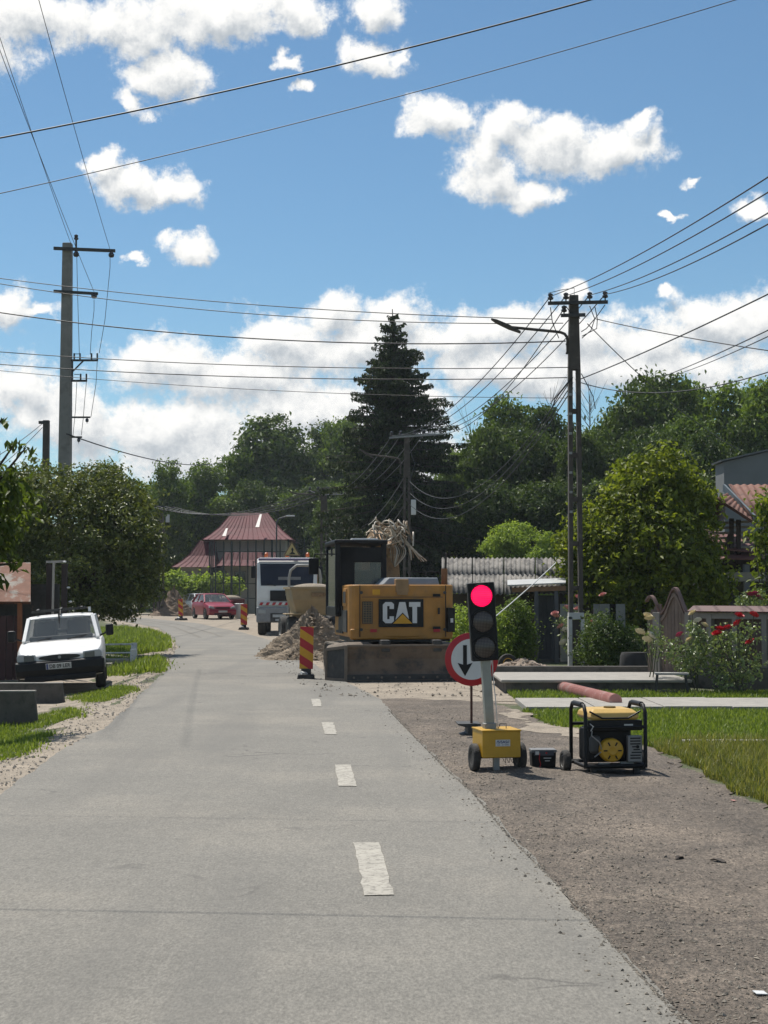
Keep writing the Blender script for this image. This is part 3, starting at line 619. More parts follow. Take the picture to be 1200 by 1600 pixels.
link('hanging_leaves', leaf_mesh('hanging_leaves', np.array([tuple(q) for q in sp]), np.tile([0,-.7,.3],(len(sp),1)), .13, .38, droop=4), MATS['leaves_cherry'], t)
b = G(1005, 37); lb = px_lobes(b, 37, [(1032,738,48,34,0),(1000,785,55,46,-.3),(1055,790,55,46,.2),(955,825,52,42,-.2),(1075,840,48,50,0),(1010,850,80,60,-.5),(985,745,26,24,.2),(1085,775,26,24,0),(900,845,24,24,0),(930,865,46,46,0),(950,910,66,50,-.3),(1040,910,80,60,-.3),(1095,895,38,46,0),(905,905,28,40,.3),(1000,950,70,40,-.2),(1110,930,26,30,.1)])
t = thing('walnut_tree', 'bushy yellow-green tree right behind the near utility pole', 'tree', b)
link('crown', crown('crown', lb, 1900, 14, .15, cr=.30, shell=.5, stray=.22, flat=.5), LF_yel, t); link('trunk', trunk_mesh(2.2, .14, [q[:3] for q in lb[:8]], .1), M_bark, t)
# ---- spruce
b = G(621, 75); h = at(612, 483, 75).z - b.z
t = thing('spruce_tree', 'tall dark pointed spruce rising in the middle of the picture', 'tree', b)
ce = []; no = []; sz = []; mb = MB(); mb.tube([(0,0,0),(0,0,h*.5),(-.12,0,h*.8),(-.25,0,h)], .3, 8, [.3,.2,.09,.02])
z = .8
while z < h-.25:
    f = 1 - z/h; R = 3.95*min(f, .62)**.5*(.5+.5*sstep(0,.28,f))*(1+.32*sstep(.30,.62,f)) + .05
    for k in range(random.randint(9, 12) if f > .12 else 5):
        a = random.random()*6.283; zb_ = z; z = zb_ + random.gauss(0, .15); L = R*random.uniform(.45, 1.16) * (1.12 if math.cos(a) > .4 else 1); up = .42*(1-f)-.22; nn = max(3, int(L/.075))
        pts = []
        for i in range(nn+1):
            u = i/nn; pts.append(Vector((L*u*math.cos(a), L*u*math.sin(a), z + L*(up*u - .30*f*u*u + .22*max(0,u-.6)))))
        z = zb_
        off = Vector((-.25*sstep(.5,1,z/h), 0, 0))
        mb.tube([pts[0]+off, pts[nn//2]+off, pts[-1]+off], .03, 4, [.05,.03,.01])
        for i, p in enumerate(pts):
            u = i/nn
            if u < .12 and f > .2: continue
            sw = (.16+.42*math.sin(math.pi*min(1, u*.9+.12)))*min(1, L/1.6)
            for q in range(5 if f > .15 else 3):
                s = random.uniform(-1,1); pe = Vector((-math.sin(a), math.cos(a), 0))*s*sw
                ce.append(p+off+pe+Vector((0,0,-abs(s)*.12 - random.random()*.38*f))); no.append((random.gauss(0,.5), random.gauss(0,.5), .4))
    z += .31 if f > .3 else .27
link('crown', leaf_mesh('crown', np.array([tuple(p) for p in ce]), np.array(no), .24, .38, droop=1.8), leafmat('needles', (.006,.013,.006), (.026,.040,.017), .15, .6), t)
mb.build('trunk', M_bark, t)
# ---- shrubs by the shed and hedges
def shrub(name, label, px, base_py, Y, L, size, m, clumps, per=13, cr=.16, cat='shrub', droop=.4):
    b = G(px, Y); t = thing(name, label, cat, b); lb = px_lobes(b, Y, L)
    link('foliage', crown('foliage', lb, clumps, per, size, cr=cr, shell=.4, droop=droop), m, t)
    mb = MB()
    for q in lb:
        for k in range(2): mb.tube([(random.gauss(0,.08), random.gauss(0,.05), 0), (q[0]*.5, q[1]*.5, q[2]*.5), (q[0]+random.gauss(0,.1), q[1], q[2])], .012, 5)
    mb.build('stem', M_bark, t); return t
shrub('shrub', 'leafy dark green shrub left of the shed door', 808, 1035, 34.4, [(806,975,22,36,0),(800,1010,26,28,-.2),(818,1000,18,34,0),(812,955,14,14,0)], .07, LF_mid, 520)
shrub('shrub', 'yellow-green weedy shrub between the digger and the shed', 770, 1030, 34.2, [(765,985,24,34,0),(750,1005,26,26,0),(780,1010,20,24,-.2),(722,1000,20,30,.3),(715,975,14,28,.5)], .075, LF_lite, 520, droop=-1)
shrub('hedge', 'pale leafy hedge beneath the red-roofed house', 300, 935, 106, [(285,915,22,16,0),(310,918,22,18,0),(335,915,20,16,0),(270,905,14,14,0),(360,918,18,14,.5)], .26, LF_lite, 420, cr=.4)
shrub('shrub', 'dark leafy shrub with purple blooms at the right edge by the porch', 1195, 1000, 29.5, [(1198,795,18,24,0),(1186,838,12,22,0),(1204,870,18,40,0),(1196,920,16,28,0),(1215,820,28,60,.2)], .14, LF_yel, 150, per=9, cr=.2, droop=1.5)
shrub('shrub', 'low dark shrub at the foot of the yellow-green tree behind the roses', 960, 1050, 31, [(945,1000,36,38,0),(965,1025,34,26,0),(930,1025,26,24,-.2),(985,1010,18,30,.2)], .07, LF_dark, 560)
# ---- roses: stems, leaves and single blooms
M_pet = {k: mat('petals_'+k, c, .6, var=.12, scale=30) for k, c in (('red',(.62,.02,.035)), ('cream',(.80,.68,.42)), ('pink',(.72,.36,.33)), ('magenta',(.55,.06,.16)), ('white',(.78,.74,.64)))}
BL = MB()
for ring, (n, r, hgt, tilt) in enumerate(((6,1.0,.35,.75),(5,.72,.62,.45),(4,.42,.85,.2),(1,.2,.9,0))):
    for k in range(n):
        a = 2*math.pi*k/n + ring*.6; ca, sa = math.cos(a), math.sin(a); w = .75*r if n > 1 else .3
        def pt(rad, side, zz): return (ca*rad - sa*side, sa*rad + ca*side, zz)
        BL.add([pt(.08,-.15,-.3), pt(.08,.15,-.3), pt(r*.75,w,hgt*.3), pt(r*.75,-w,hgt*.3), pt(r,w*.7,hgt), pt(r,-w*.7,hgt)], [(0,1,2,3),(3,2,4,5)])
BLM = {k: BL.mesh('rose_bloom') for k in M_pet}
def rose(label, px, Y, L, blooms, leaf, clumps, bs=.06, m=None):
    b = G(px, Y); t = thing('rose_bush', label, 'rose bush', b); lb = px_lobes(b, Y, L)
    link('foliage', crown('foliage', lb, clumps, 9, leaf, cr=.1, shell=.3, asp=.62), m or leafmat('rose_leaves', (.022,.042,.018), (.12,.16,.085), .25, rough=.3), t)
    mb = MB()
    for q in lb: mb.tube([(random.gauss(0,.05), random.gauss(0,.05), 0), (q[0]*.4, q[1]*.4, q[2]*.55), (q[0], q[1], q[2])], .01, 5)
    for (bx, by, col) in blooms:
        p = at(bx, by, Y-.25+random.uniform(-.1,.1)) - b
        mb.tube([(p.x*.3, p.y*.3, p.z*.4), (p.x*.8, p.y*.8, p.z*.8), p], .006, 5)
        o = link('rose_bloom', BLM[col], M_pet[col], t, loc=p, rot=(random.uniform(.2,.8), random.uniform(-.4,.4), random.random()*6)); o.scale = (bs*1.22, bs*1.22, bs)
    mb.build('stem', mat('rose_stem', (.07,.08,.04), .7), t); return t
rose('rose bush with bright red blooms in front of the low roofed fence', 1152, 24.2, [(1150,1010,26,34,0),(1140,1050,28,30,0),(1165,1045,24,30,0),(1130,1000,14,20,0),(1172,1000,14,26,0)], [(1155,962,'red'),(1178,961,'red'),(1152,974,'red'),(1125,983,'red'),(1137,981,'red'),(1172,1003,'red'),(1120,990,'red')], .06, 150, .062)
rose('rose bush with a few cream blooms in front of the arched gate', 1078, 24.6, [(1075,1025,30,28,0),(1095,1035,26,26,0),(1060,1015,20,24,0),(1085,990,14,20,0),(1105,1010,16,24,0)], [(1101,977,'cream'),(1082,958,'cream'),(1077,1000,'cream'),(1090,970,'white'),(1062,992,'magenta')], .06, 170, .055)
rose('tall thin rose with three big cream blooms left of the gate post', 1018, 25.3, [(1026,1010,8,26,0),(1022,985,8,16,0),(1036,1000,10,16,0)], [(1015,967,'cream'),(1012,963,'cream'),(1000,988,'cream'),(1011,1000,'cream'),(1017,993,'white')], .05, 40, .068)
rose('tangled rose bush with pale pink blooms around the utility pole foot', 905, 33.0, [(895,975,26,26,0),(915,1000,24,34,0),(935,985,22,30,0),(890,1005,12,20,0)], [(867,959,'pink'),(887,950,'pink'),(903,952,'pink'),(876,979,'pink'),(925,973,'pink'),(939,990,'pink'),(904,934,'pink'),(884,985,'white'),(898,975,'white'),(880,1004,'white'),(868,963,'pink'),(942,930,'pink')], .055, 200, .07)
rose('high rose with magenta blooms beside the porch post', 1172, 27.5, [(1175,940,20,16,0),(1165,950,14,12,0)], [(1171,929,'magenta'),(1179,928,'magenta'),(1186,934,'magenta')], .06, 60, .06)
# ================================================================ VEHICLES AND SITE EQUIPMENT
M_blk = mat('black_plastic', (.013,.013,.014), .55, var=.25, scale=12, spec=.25)
M_rub = mat('dusty_rubber', (.040,.037,.033), .85, var=.3, scale=10, col2=(.12,.105,.085), f2=(.55,.75), s2=5, bump=.4, bscale=50)
M_steel = mat('galvanised_steel', (.34,.34,.33), .5, metal=.55, var=.15, scale=12, col2=(.42,.41,.38), s2=20)
M_dst = mat('dark_steel', (.06,.058,.055), .6, metal=.3, var=.3, scale=10, col2=(.14,.10,.075), f2=(.58,.75), s2=9)
M_rust = mat('rusty_iron', (.10,.042,.03), .85, var=.3, scale=14, col2=(.17,.075,.045), s2=12, bump=.4, bscale=60)
M_yel = mat('yellow_lacquer', (.60,.335,.02), .42, var=.08, scale=9, col2=(.48,.27,.03), f2=(.58,.8), s2=7)
M_chy = mat('digger_yellow', (.50,.225,.035), .5, var=.14, scale=4, col2=(.30,.17,.075), f2=(.50,.78), s2=2.2)
M_dsty = mat('dusty_steel_blade', (.165,.118,.082), .8, var=.3, scale=3, col2=(.06,.054,.05), f2=(.46,.66), s2=2.6, bump=.3, bscale=40)
M_white = mat('white_car_paint', (.93,.92,.89), .3, var=.05, scale=4, col2=(.74,.71,.65), f2=(.62,.85), s2=5)
M_wht = mat('white_plate', (.74,.74,.72), .5, var=.05, scale=9)
M_red = mat('sign_red', (.50,.012,.022), .45, var=.06, scale=8)
M_syel = mat('sign_yellow', (.72,.36,.012), .5, var=.08, scale=8)
M_gls = glass('window_glass'); M_glsd = glass('dark_window_glass', (.012,.018,.03), .05, .86)
M_lamp = glass('headlamp_glass', (.35,.37,.38), .08, .92)
M_plate = mat('number_plate', (.55,.56,.55), .5, var=.12, scale=30)

def wheel(name, parent, c, r, w, axis='x', rim=M_steel, n=24, tread=True):
    """tyre with shoulder and sidewall, dished rim"""
    t = MB().lathe([(r*.56,-w*.42),(r*.62,-w*.5),(r*.9,-w*.5),(r*.985,-w*.36),(r,-w*.2),(r,w*.2),(r*.985,w*.36),(r*.9,w*.5),(r*.62,w*.5),(r*.56,w*.42)], c, axis, n).build(name, M_rub, parent, smooth=50)
    MB().lathe([(r*.08,-w*.30),(r*.2,-w*.34),(r*.24,-w*.2),(r*.45,-w*.22),(r*.5,-w*.44),(r*.575,-w*.45),(r*.575,w*.45),(r*.5,w*.44),(r*.45,w*.22),(r*.24,w*.2),(r*.2,w*.34),(r*.08,w*.30)], c, axis, n).build('rim', rim, t, smooth=40)
    return t
def lens_mat(name, col, emit=0, sc_=260):
    m = mat(name, col, .25, var=.05, emit=emit); t = m.node_tree; b = t.nodes['Principled BSDF']
    co = N(t, 'ShaderNodeTexCoord'); w1 = N(t, 'ShaderNodeTexWave', bands_direction='Z'); w1.inputs['Scale'].default_value = sc_/6.28*.55; t.links.new(co.outputs['Object'], w1.inputs['Vector'])
    if emit:
        r = N(t, 'ShaderNodeMapRange'); r.inputs['To Min'].default_value = emit*.55; r.inputs['To Max'].default_value = emit*1.35; t.links.new(w1.outputs['Fac'], r.inputs['Value'])
        b.inputs['Emission Color'].default_value = (*col, 1); t.links.new(r.outputs[0], b.inputs['Emission Strength'])
    else:
        w2 = N(t, 'ShaderNodeTexWave', bands_direction='X'); w2.inputs['Scale'].default_value = sc_/6.28*.55; t.links.new(co.outputs['Object'], w2.inputs['Vector'])
        mu = N(t, 'ShaderNodeMath', operation='MULTIPLY'); t.links.new(w1.outputs['Fac'], mu.inputs[0]); t.links.new(w2.outputs['Fac'], mu.inputs[1])
        mx = N(t, 'ShaderNodeMix', data_type='RGBA'); mx.inputs['A'].default_value = (col[0]*.35, col[1]*.35, col[2]*.35, 1); mx.inputs['B'].default_value = (col[0]*1.7, col[1]*1.7, col[2]*1.7, 1); t.links.new(mu.outputs[0], mx.inputs['Factor']); t.links.new(mx.outputs['Result'], b.inputs['Base Color'])
    return m
# ---------------------------------------------------------------- portable traffic light
b = P(777, 1205); T = thing('traffic_light', 'portable traffic light on a yellow wheeled box, red lamp lit', 'traffic light', b, math.radians(11))
MB().box((0, .03, .255), (.355, .37, .235)).build('battery_box', M_yel, T, bevel=.008)
MB().box((0, .03, .379), (.367, .382, .014)).build('lid', M_yel, T, bevel=.004)
lab = MB().box((.01, -.159, .27), (.135, .004, .058)).build('label_plate', M_wht, T)
link('lettering', text_mesh('/S/SAS//', .036, .0006, .001, 1.05), mat('blue_print', (.03,.05,.16), .6), lab, loc=(.01, -.1625, .278), rot=FACE)
for k, w_ in enumerate((.03,.018,.04)): MB().box((-.03+.037*k,-.1625,.253),(w_,.002,.005)).build('print_line', MATS['blue_print'], lab)
wheel('wheel', T, (-.215, .0, .128), .128, .062, 'x', M_dst); wheel('wheel', T, (.225, .04, .128), .128, .072, 'x', M_dst)
MB().cyl((-.23,.02,.128),(.235,.02,.128),.012).build('axle', M_dst, T)
MB().box((-.03,-.07,.075),(.055,.05,.15)).build('foot', M_steel, T, bevel=.004)
hb = Vector((-.06, .04, .385)); ht = Vector((-.098, .04, 1.02)); ld = (ht-hb).normalized()
MB().bar(hb, ht, .082, .07, up=(0,1,0)).build('pole', mat('grey_green_pole', (.36,.37,.33), .55, metal=.2, var=.15, scale=6), T, bevel=.006)
MB().bar(hb-Vector((0,0,.01)), hb+ld*.05, .11, .1, up=(0,1,0)).build('collar', M_steel, T, bevel=.004)
MB().tube([(.01,.0,.385),(.03,.0,.43),(.085,.0,.43),(.085,.0,.385)], .004, 6).build('carry_handle', M_dst, T)
MB().tube([hb+Vector((.07,-.02,0)), hb.lerp(ht,.4)+Vector((.068,-.02,0)), hb.lerp(ht,.8)+Vector((.06,-.01,0)), ht+Vector((.06,-.03,.05))], .0045, 6).build('cable', M_wht, T)
for k in range(4): MB().tube([(.02+.035*k,-.1,.14),(.03+.035*k,-.12,.10+.01*random.random()),(.045+.035*k,-.12,.085),(.05+.035*k,-.1,.14)], .003, 5).build('loose_wire', M_dst, T)
c0 = ht + ld*.34 + Vector((-.005,0,0)); ang = math.atan2(ld.x, ld.z)
hd = MB().box((0,0,0),(.245,.13,.715)).build('housing', M_blk, T, bevel=.012, loc=c0, rot=(0, ang, -math.radians(9)))
for k, (nm, cz, m) in enumerate((('red_lamp', .235, lens_mat('lit_red_lens', (1,.004,.085), 1.0, 190)), ('amber_lamp', 0, lens_mat('unlit_lens', (.085,.068,.058))), ('green_lamp', -.237, MATS['unlit_lens']))):
    l = MB().lathe([(.001,-.086),(.04,-.083),(.075,-.076),(.098,-.066),(.098,-.06)], (0,0,cz), 'y', 32).build(nm, m, hd, smooth=60)
    MB().lathe([(.099,-.064),(.099,-.078),(.108,-.078),(.110,-.064)], (0,0,cz), 'y', 32).build('bezel', M_blk, hd, smooth=40)
MB().box((0,.09,-.3),(.09,.06,.12)).build('bracket', M_dst, hd)
# ---------------------------------------------------------------- round priority sign on a rail foot
b = P(737, 1151); zc = at(741, 1030, b.y).z - b.z
S = thing('road_sign', 'round red-rimmed white sign with a black down arrow, behind the traffic light', 'road sign', b, math.radians(2))
MB().box((0,.02,(zc)/2+.06),(.026,.026,zc-.1)).build('post', M_rust, S)
ft = MB().prism([(-.13,0),(.13,0),(.13,.018),(.03,.035),(.018,.05),(.018,.10),(.05,.118),(.10,.125),(.10,.15),(-.16,.15),(-.16,.135),(-.10,.118),(-.05,.105),(-.05,.05),(-.06,.035),(-.13,.018)], 'y', -.06, .30).build('rail_foot', M_dst, S, bevel=.004)
dk = MB().lathe([(.001,.012),(.292,.012),(.302,.006),(.302,-.002),(.296,-.006),(.001,-.006)], (0,-.01,zc), 'y', 48).build('disc', M_red, S, smooth=40)
MB().lathe([(.001,-.0085),(.232,-.0085),(.232,-.0055)], (0,-.01,zc), 'y', 48).build('white_field', M_wht, dk)
def arrow(x, z0, z1, up):
    s = 1 if up else -1; a, c = (z0, z1) if up else (z1, z0)
    return [(x-.022,a),(x+.022,a),(x+.022,c-s*.13),(x+.085,c-s*.15),(x,c),(x-.085,c-s*.15),(x-.022,c-s*.13)]
MB().prism(arrow(-.075, zc-.19, zc+.16, False), 'y', -.0215, -.0187).build('black_arrow', M_blk, dk)
MB().prism(arrow(.085, zc-.0, zc+.19, True), 'y', -.0215, -.0187).build('red_arrow', M_red, dk)
# ---------------------------------------------------------------- battery charger on the gravel
b = P(848, 1201); Q = thing('battery_charger', 'small black battery unit with a red lead on the gravel', 'battery', b, math.radians(4))
MB().box((0,0,.085),(.215,.15,.14), taper=1.06).build('case', M_blk, Q, bevel=.012)
MB().box((0,.0,.168),(.236,.165,.03)).build('rim', mat('grey_rim', (.20,.20,.20), .6), Q, bevel=.008)
MB().box((0,-.079,.15),(.18,.008,.042)).build('panel', mat('panel_blue', (.05,.06,.09), .35), Q)
MB().box((-.065,-.084,.152),(.035,.004,.03)).build('gauge', M_wht, Q); MB().cyl((.02,-.08,.152),(.02,-.09,.152),.009).build('knob', M_red, Q)
for s in (-.07,.07): MB().box((s,0,.0),(.035,.11,.035)).build('foot', M_dst, Q)
MB().tube([(-.04,-.08,.15),(-.05,-.1,.10),(-.035,-.095,.05),(-.05,-.1,.01)], .004, 6).build('red_lead', M_red, Q)
MB().tube([(.09,-.02,.02),(.14,-.05,.006),(.17,-.10,.005)], .004, 6).build('lead', M_blk, Q)
for z_, w_ in ((.105,.07),(.08,.045)): MB().box((.03,-.0785,z_),(w_,.004,.008)).build('print_line', M_plate, Q)
# ---------------------------------------------------------------- petrol generator
b = P(950, 1208); Q = thing('generator', 'black-framed petrol generator with yellow tank and wheels beside the lawn', 'generator', b, math.radians(9))
fr = MB(); r_ = .017; hx, hy, hz = .275, .23, .62
for x in (-hx, hx):
    fr.tube([(x,-hy,.07),(x,-hy,hz-.06),(x,-hy+.05,hz),(x,hy-.05,hz),(x,hy,hz-.06),(x,hy,.07)], r_, 10)
for y in (-hy, hy): fr.tube([(-hx,y,.09),(hx,y,.09)], r_, 8); fr.tube([(-hx,y,.43),(hx,y,.43)], r_*.9, 8)
for x in (-hx, hx): fr.tube([(x,-hy,.09),(x,hy,.09)], r_, 8)
fr.build('frame', M_blk, Q, smooth=60)
for x in (-hx, hx): MB().tube([(x,-.13,hz+.004),(x,.13,hz+.004)], .024, 10).build('grip', M_blk, Q, smooth=60)
tk = MB().loft([[(-.20,-.20,.49),(.20,-.20,.49),(.20,.20,.49),(-.20,.20,.49)],[(-.225,-.215,.515),(.225,-.215,.515),(.225,.215,.515),(-.225,.215,.515)],[(-.215,-.20,.555),(.215,-.20,.555),(.215,.20,.555),(-.215,.20,.555)],[(-.18,-.15,.585),(.18,-.15,.585),(.18,.15,.585),(-.18,.15,.585)]]).build('fuel_tank', mat('tank_yellow', (.72,.46,.13), .38, var=.08, scale=8), Q, bevel=.007, seg=2)
MB().lathe([(.05,.57),(.055,.585),(.052,.60),(.001,.602)], (.02,0,0), 'z', 20).build('fuel_cap', mat('brass_cap', (.25,.17,.05), .4, metal=.5), tk, smooth=40)
MB().tube([(-.235,-.222,.57),(-.12,-.228,.51),(.12,-.228,.51),(.235,-.222,.57)], .008, 8).build('tank_trim', M_blk, tk)
MB().box((0,-.19,.445),(.50,.08,.09)).build('control_panel', M_blk, Q, bevel=.008)
MB().box((.12,-.2325,.445),(.08,.004,.025)).build('label_plate', M_plate, Q)
MB().box((-.02,.03,.26),(.40,.32,.30)).build('engine_block', M_blk, Q, bevel=.03)
MB().box((-.16,-.06,.27),(.10,.22,.16)).build('alternator', mat('grey_cast', (.10,.10,.10), .6, metal=.4), Q, bevel=.03)
MB().lathe([(.001,-.245),(.035,-.25),(.045,-.242),(.09,-.238),(.104,-.222),(.108,-.17),(.10,-.12)], (-.03,0,.225), 'y', 28).build('recoil_starter', M_yel, Q, smooth=35)
for k in range(6):
    a = k*math.pi/3; MB().box((-.03+.066*math.cos(a),-.2425,.225+.066*math.sin(a)),(.034,.004,.012), rot=(0,-a,0)).build('vent_slot', M_blk, Q)
mf = MB().box((.185,-.19,.235),(.135,.06,.235)).build('muffler_guard', mat('muffler_grey', (.27,.27,.27), .5, metal=.3, var=.12), Q, bevel=.01)
for k in range(8): MB().box((.185 + (.012 if k in (2,3) else 0),-.2215,.155+.025*k),(.095 if k not in (3,4) else .06,.004,.011)).build('slot', M_blk, mf)
MB().cyl((.205,-.22,.255),(.205,-.228,.255),.015).build('outlet', M_blk, mf)
MB().tube([(-.2,-.2,.43),(-.22,-.23,.36),(-.15,-.24,.30),(-.12,-.22,.22),(-.19,-.22,.17)], .006, 6).build('hose', M_steel, Q)
MB().tube([(-.24,-.22,.47),(-.21,-.25,.44),(-.23,-.24,.40)], .005, 6).build('ignition_cable', M_plate, Q)
MB().box((.12,-.17,.105),(.12,.03,.03)).build('bracket', M_steel, Q); MB().box((-.1,-.2,.105),(.1,.03,.02)).build('bracket', M_steel, Q); MB().box((.0,-.05,.07),(.5,.3,.02)).build('sump_plate', M_dst, Q)
wheel('wheel', Q, (-.36,.12,.1), .1, .065); wheel('wheel', Q, (.335,.10,.1), .1, .065); MB().cyl((-.37,.11,.1),(.34,.11,.1),.011).build('axle', M_dst, Q)
for x in (-.2, .2): MB().box((x,-.2,.04),(.05,.05,.09)).build('foot', M_rub, Q)
# ---------------------------------------------------------------- red and yellow marker boards
def clip_band(w, z0, z1, c, bw, sl):
    poly = [(-w,z0),(w,z0),(w,z1),(-w,z1)]
    for sgn, cc_ in ((1, c), (-1, c+bw)):
        out = []
        for (p, q) in zip(poly, poly[1:]+poly[:1]):
            dp = sgn*((p[1]+sl*p[0])-cc_); dq = sgn*((q[1]+sl*q[0])-cc_)
            if dp >= 0: out.append(p)
            if dp*dq < 0: t = dp/(dp-dq); out.append((p[0]+(q[0]-p[0])*t, p[1]+(q[1]-p[1])*t))
        poly = out
        if len(poly) < 3: return None
    return poly
def marker_board(label, px, py, rz, sy, tilt=0, sc_=1.0):
    b = P(px, py); B = thing('marker_board', label, 'barrier board', b, rz, 'red and yellow roadwork marker boards')
    bd = MB().box((0,0,.62),(.27,.03,.84)).build('board', M_syel, B, bevel=.004)
    k = 0; c = -.1
    while c < 1.4:
        q = clip_band(.133, .202, 1.038, c, .17, .62)
        if q: MB().prism(q, 'y', -.0185, -.0155).build('red_stripe', M_red, bd)
        c += .34
    MB().box((0,0,1.06),(.03,.035,.06)).build('lamp_stub', M_blk, B); MB().box((0,0,.14),(.2,.03,.14)).build('lower_post', M_dst, B)
    MB().box((0,0,.05),(.36,.62,.10), taper=.86).build('rubber_base', M_rub, B, bevel=.01)
    MB().box((-.04,-.16,.12),(.12,.1,.05), rot=(.3,.2,.4)).build('ballast', M_plate, B)
    B.scale = (sc_,)*3; B.rotation_euler = (0, tilt, rz); return B
marker_board('red and yellow striped marker board standing in front of the dirt pile', 478, 1061, math.radians(3), 1, math.radians(1), .96)
marker_board('red and yellow striped marker board left of the white truck', 381, 984, math.radians(-4), 1, 0, 1.12)
marker_board('slim red and yellow marker board left of the red car', 283, 969, math.radians(-30), 1, math.radians(-3), 1.15)
# ---------------------------------------------------------------- dirt pile
def mound(name, label, c, rx, ry, h, m, seed, cat='dirt pile', n=46):
    rg = random.Random(seed); mb = MB(); ph = [rg.uniform(0, 6) for _ in range(8)]; v = []
    for i in range(n+1):
        for k in range(n):
            r = i/n; a = 2*math.pi*k/n; edge = 1+.14*math.sin(2*a+ph[0])+.09*math.sin(5*a+ph[1]); x = rx*r*edge*math.cos(a); y = ry*r*edge*math.sin(a)
            z = h*(1-r)**.95*(1+.12*math.sin(3*a+ph[2])) + (1-r)*h*.09*math.sin(x*9+ph[3])*math.sin(y*8+ph[4]) + rg.gauss(0, .03)*(h if r < .97 else 0)
            v.append((x, y, max(-.02, z) if r < 1 else -.03))
    f = [(i*n+k, (i+1)*n+k, (i+1)*n+(k+1)%n, i*n+(k+1)%n) for i in range(n) for k in range(n)]
    o = mb.add(v, f).build(name, m, up=True, loc=c)
    def sm():
        q = v[rg.randrange(len(v))]; return q[0]+rg.gauss(0,.04), q[1]+rg.gauss(0,.04), 1
    zz = lambda x, y: max(0, h*(1-min(1, math.hypot(x/rx, y/ry)))**.95)
    s_ = scatter_stones('clods', 700, sm, .012, .07, m, zz); s_.parent = o; s_['kind'] = 'stuff'; return tag(o, label, cat)
M_pile = mat('dug_earth', (.31,.24,.168), .95, var=.3, scale=6, col2=(.20,.155,.108), f2=(.48,.66), s2=9, bump=.8, bscale=28)
c = G(487, 39.5); mound('dirt_pile', 'grey-brown heap of dug earth behind the striped marker board', c, 1.25, 1.4, 1.16, M_pile, 3)
c = G(468, 37.6); mound('dirt_pile', 'low spread of loose earth at the foot of the dug heap', c, .95, 1.0, .32, M_pile, 4)
c = G(272, 99); mound('dirt_pile', 'brown earth bank beside the far bend left of the cars', c, 1.7, 1.5, 1.7, mat('brown_earth', (.24,.175,.12), .95, var=.25, scale=3, bump=.6, bscale=14), 6, n=28)
# ---------------------------------------------------------------- excavator
E = thing('excavator', 'yellow excavator seen from behind with its dozer blade down', 'excavator', G(613, 29.9), math.radians(9)); E.scale = (1.04, 1, 1)
ol = [(-.98,1.0),(-.98,-.95)] + [(-.98+.16*(1-math.cos(a)), -.95-.26*math.sin(a)) for a in (.4,.8,1.2,1.57)] + [(.0,-1.27)] + [(.98-.16*(1-math.cos(a)), -.95-.26*math.sin(a)) for a in (1.57,1.2,.8,.4)] + [(.98,-.95),(.98,1.0)]
hs = MB().prism(ol, 'z', .80, 1.80).build('upper_body', M_chy, E, bevel=.03, seg=3)
MB().box((0,-.1,.76),(1.8,2.1,.09)).build('belly_plate', M_dst, hs)
MB().box((-.02,-1.19,.86),(1.9,.1,.20)).build('counterweight_lip', M_chy, hs, bevel=.03)
for x in (-.80, .79): MB().box((x,-1.275,1.3),(.012,.03,.98)).build('panel_gap', M_blk, hs)
MB().box((.885,-1.235,1.13),(.15,.1,.46), rot=(0,0,.28)).build('lamp_recess', M_blk, hs, bevel=.01); MB().box((.90,-1.285,1.12),(.05,.03,.08), rot=(0,0,.28)).build('reflector', M_wht, hs)
gr = MB().box((-.66,-1.272,1.27),(.19,.02,.42)).build('grille', M_dst, hs)
for k in range(9): MB().box((-.66,-1.288,1.09+.045*k),(.17,.012,.012)).build('grille_bar', mat('grille_tan', (.22,.15,.07), .6), gr)
for k in range(4): MB().box((-.735+.05*k,-1.287,1.27),(.01,.01,.40)).build('grille_bar', MATS['grille_tan'], gr)
pl = MB().box((.20,-1.283,1.26),(.83,.014,.53)).build('badge_plate', M_blk, hs, bevel=.004)
pl.location.x = -.24
M_let = mat('badge_white', (.72,.72,.72), .5, var=.05); yb = -1.296
def slab(mb, x, z, w, h): return mb.box((x, yb, z), (w, .012, h))
x0, z0, hh = -.04, 1.27, .40                                   # the three badge letters
mb = MB(); mb.prism([(x0-.05,z0+hh/2),(x0+.06,z0+hh/2),(x0+.105,z0+hh/2-.04),(x0+.105,z0+.07),(x0+.025,z0+.07),(x0+.025,z0+hh/2-.075),(x0-.02,z0+hh/2-.075),(x0-.02,z0-hh/2+.075),(x0+.025,z0-hh/2+.075),(x0+.025,z0-.07),(x0+.105,z0-.07),(x0+.105,z0-hh/2+.04),(x0+.06,z0-hh/2),(x0-.05,z0-hh/2),(x0-.10,z0-hh/2+.05),(x0-.10,z0+hh/2-.05)], 'y', yb-.006, yb+.006); mb.build('letter', M_let, pl)
x0 = .22; MB().prism([(x0-.055,z0+hh/2),(x0+.055,z0+hh/2),(x0+.14,z0-hh/2),(x0+.055,z0-hh/2),(x0+.035,z0-.06),(x0-.035,z0-.06),(x0-.055,z0-hh/2),(x0-.14,z0-hh/2)], 'y', yb-.006, yb+.006).build('letter', M_let, pl)
x0 = .45; MB().prism([(x0-.105,z0+hh/2),(x0+.105,z0+hh/2),(x0+.105,z0+hh/2-.09),(x0+.042,z0+hh/2-.09),(x0+.042,z0-hh/2),(x0-.042,z0-hh/2),(x0-.042,z0+hh/2-.09),(x0-.105,z0+hh/2-.09)], 'y', yb-.006, yb+.006).build('letter', M_let, pl)
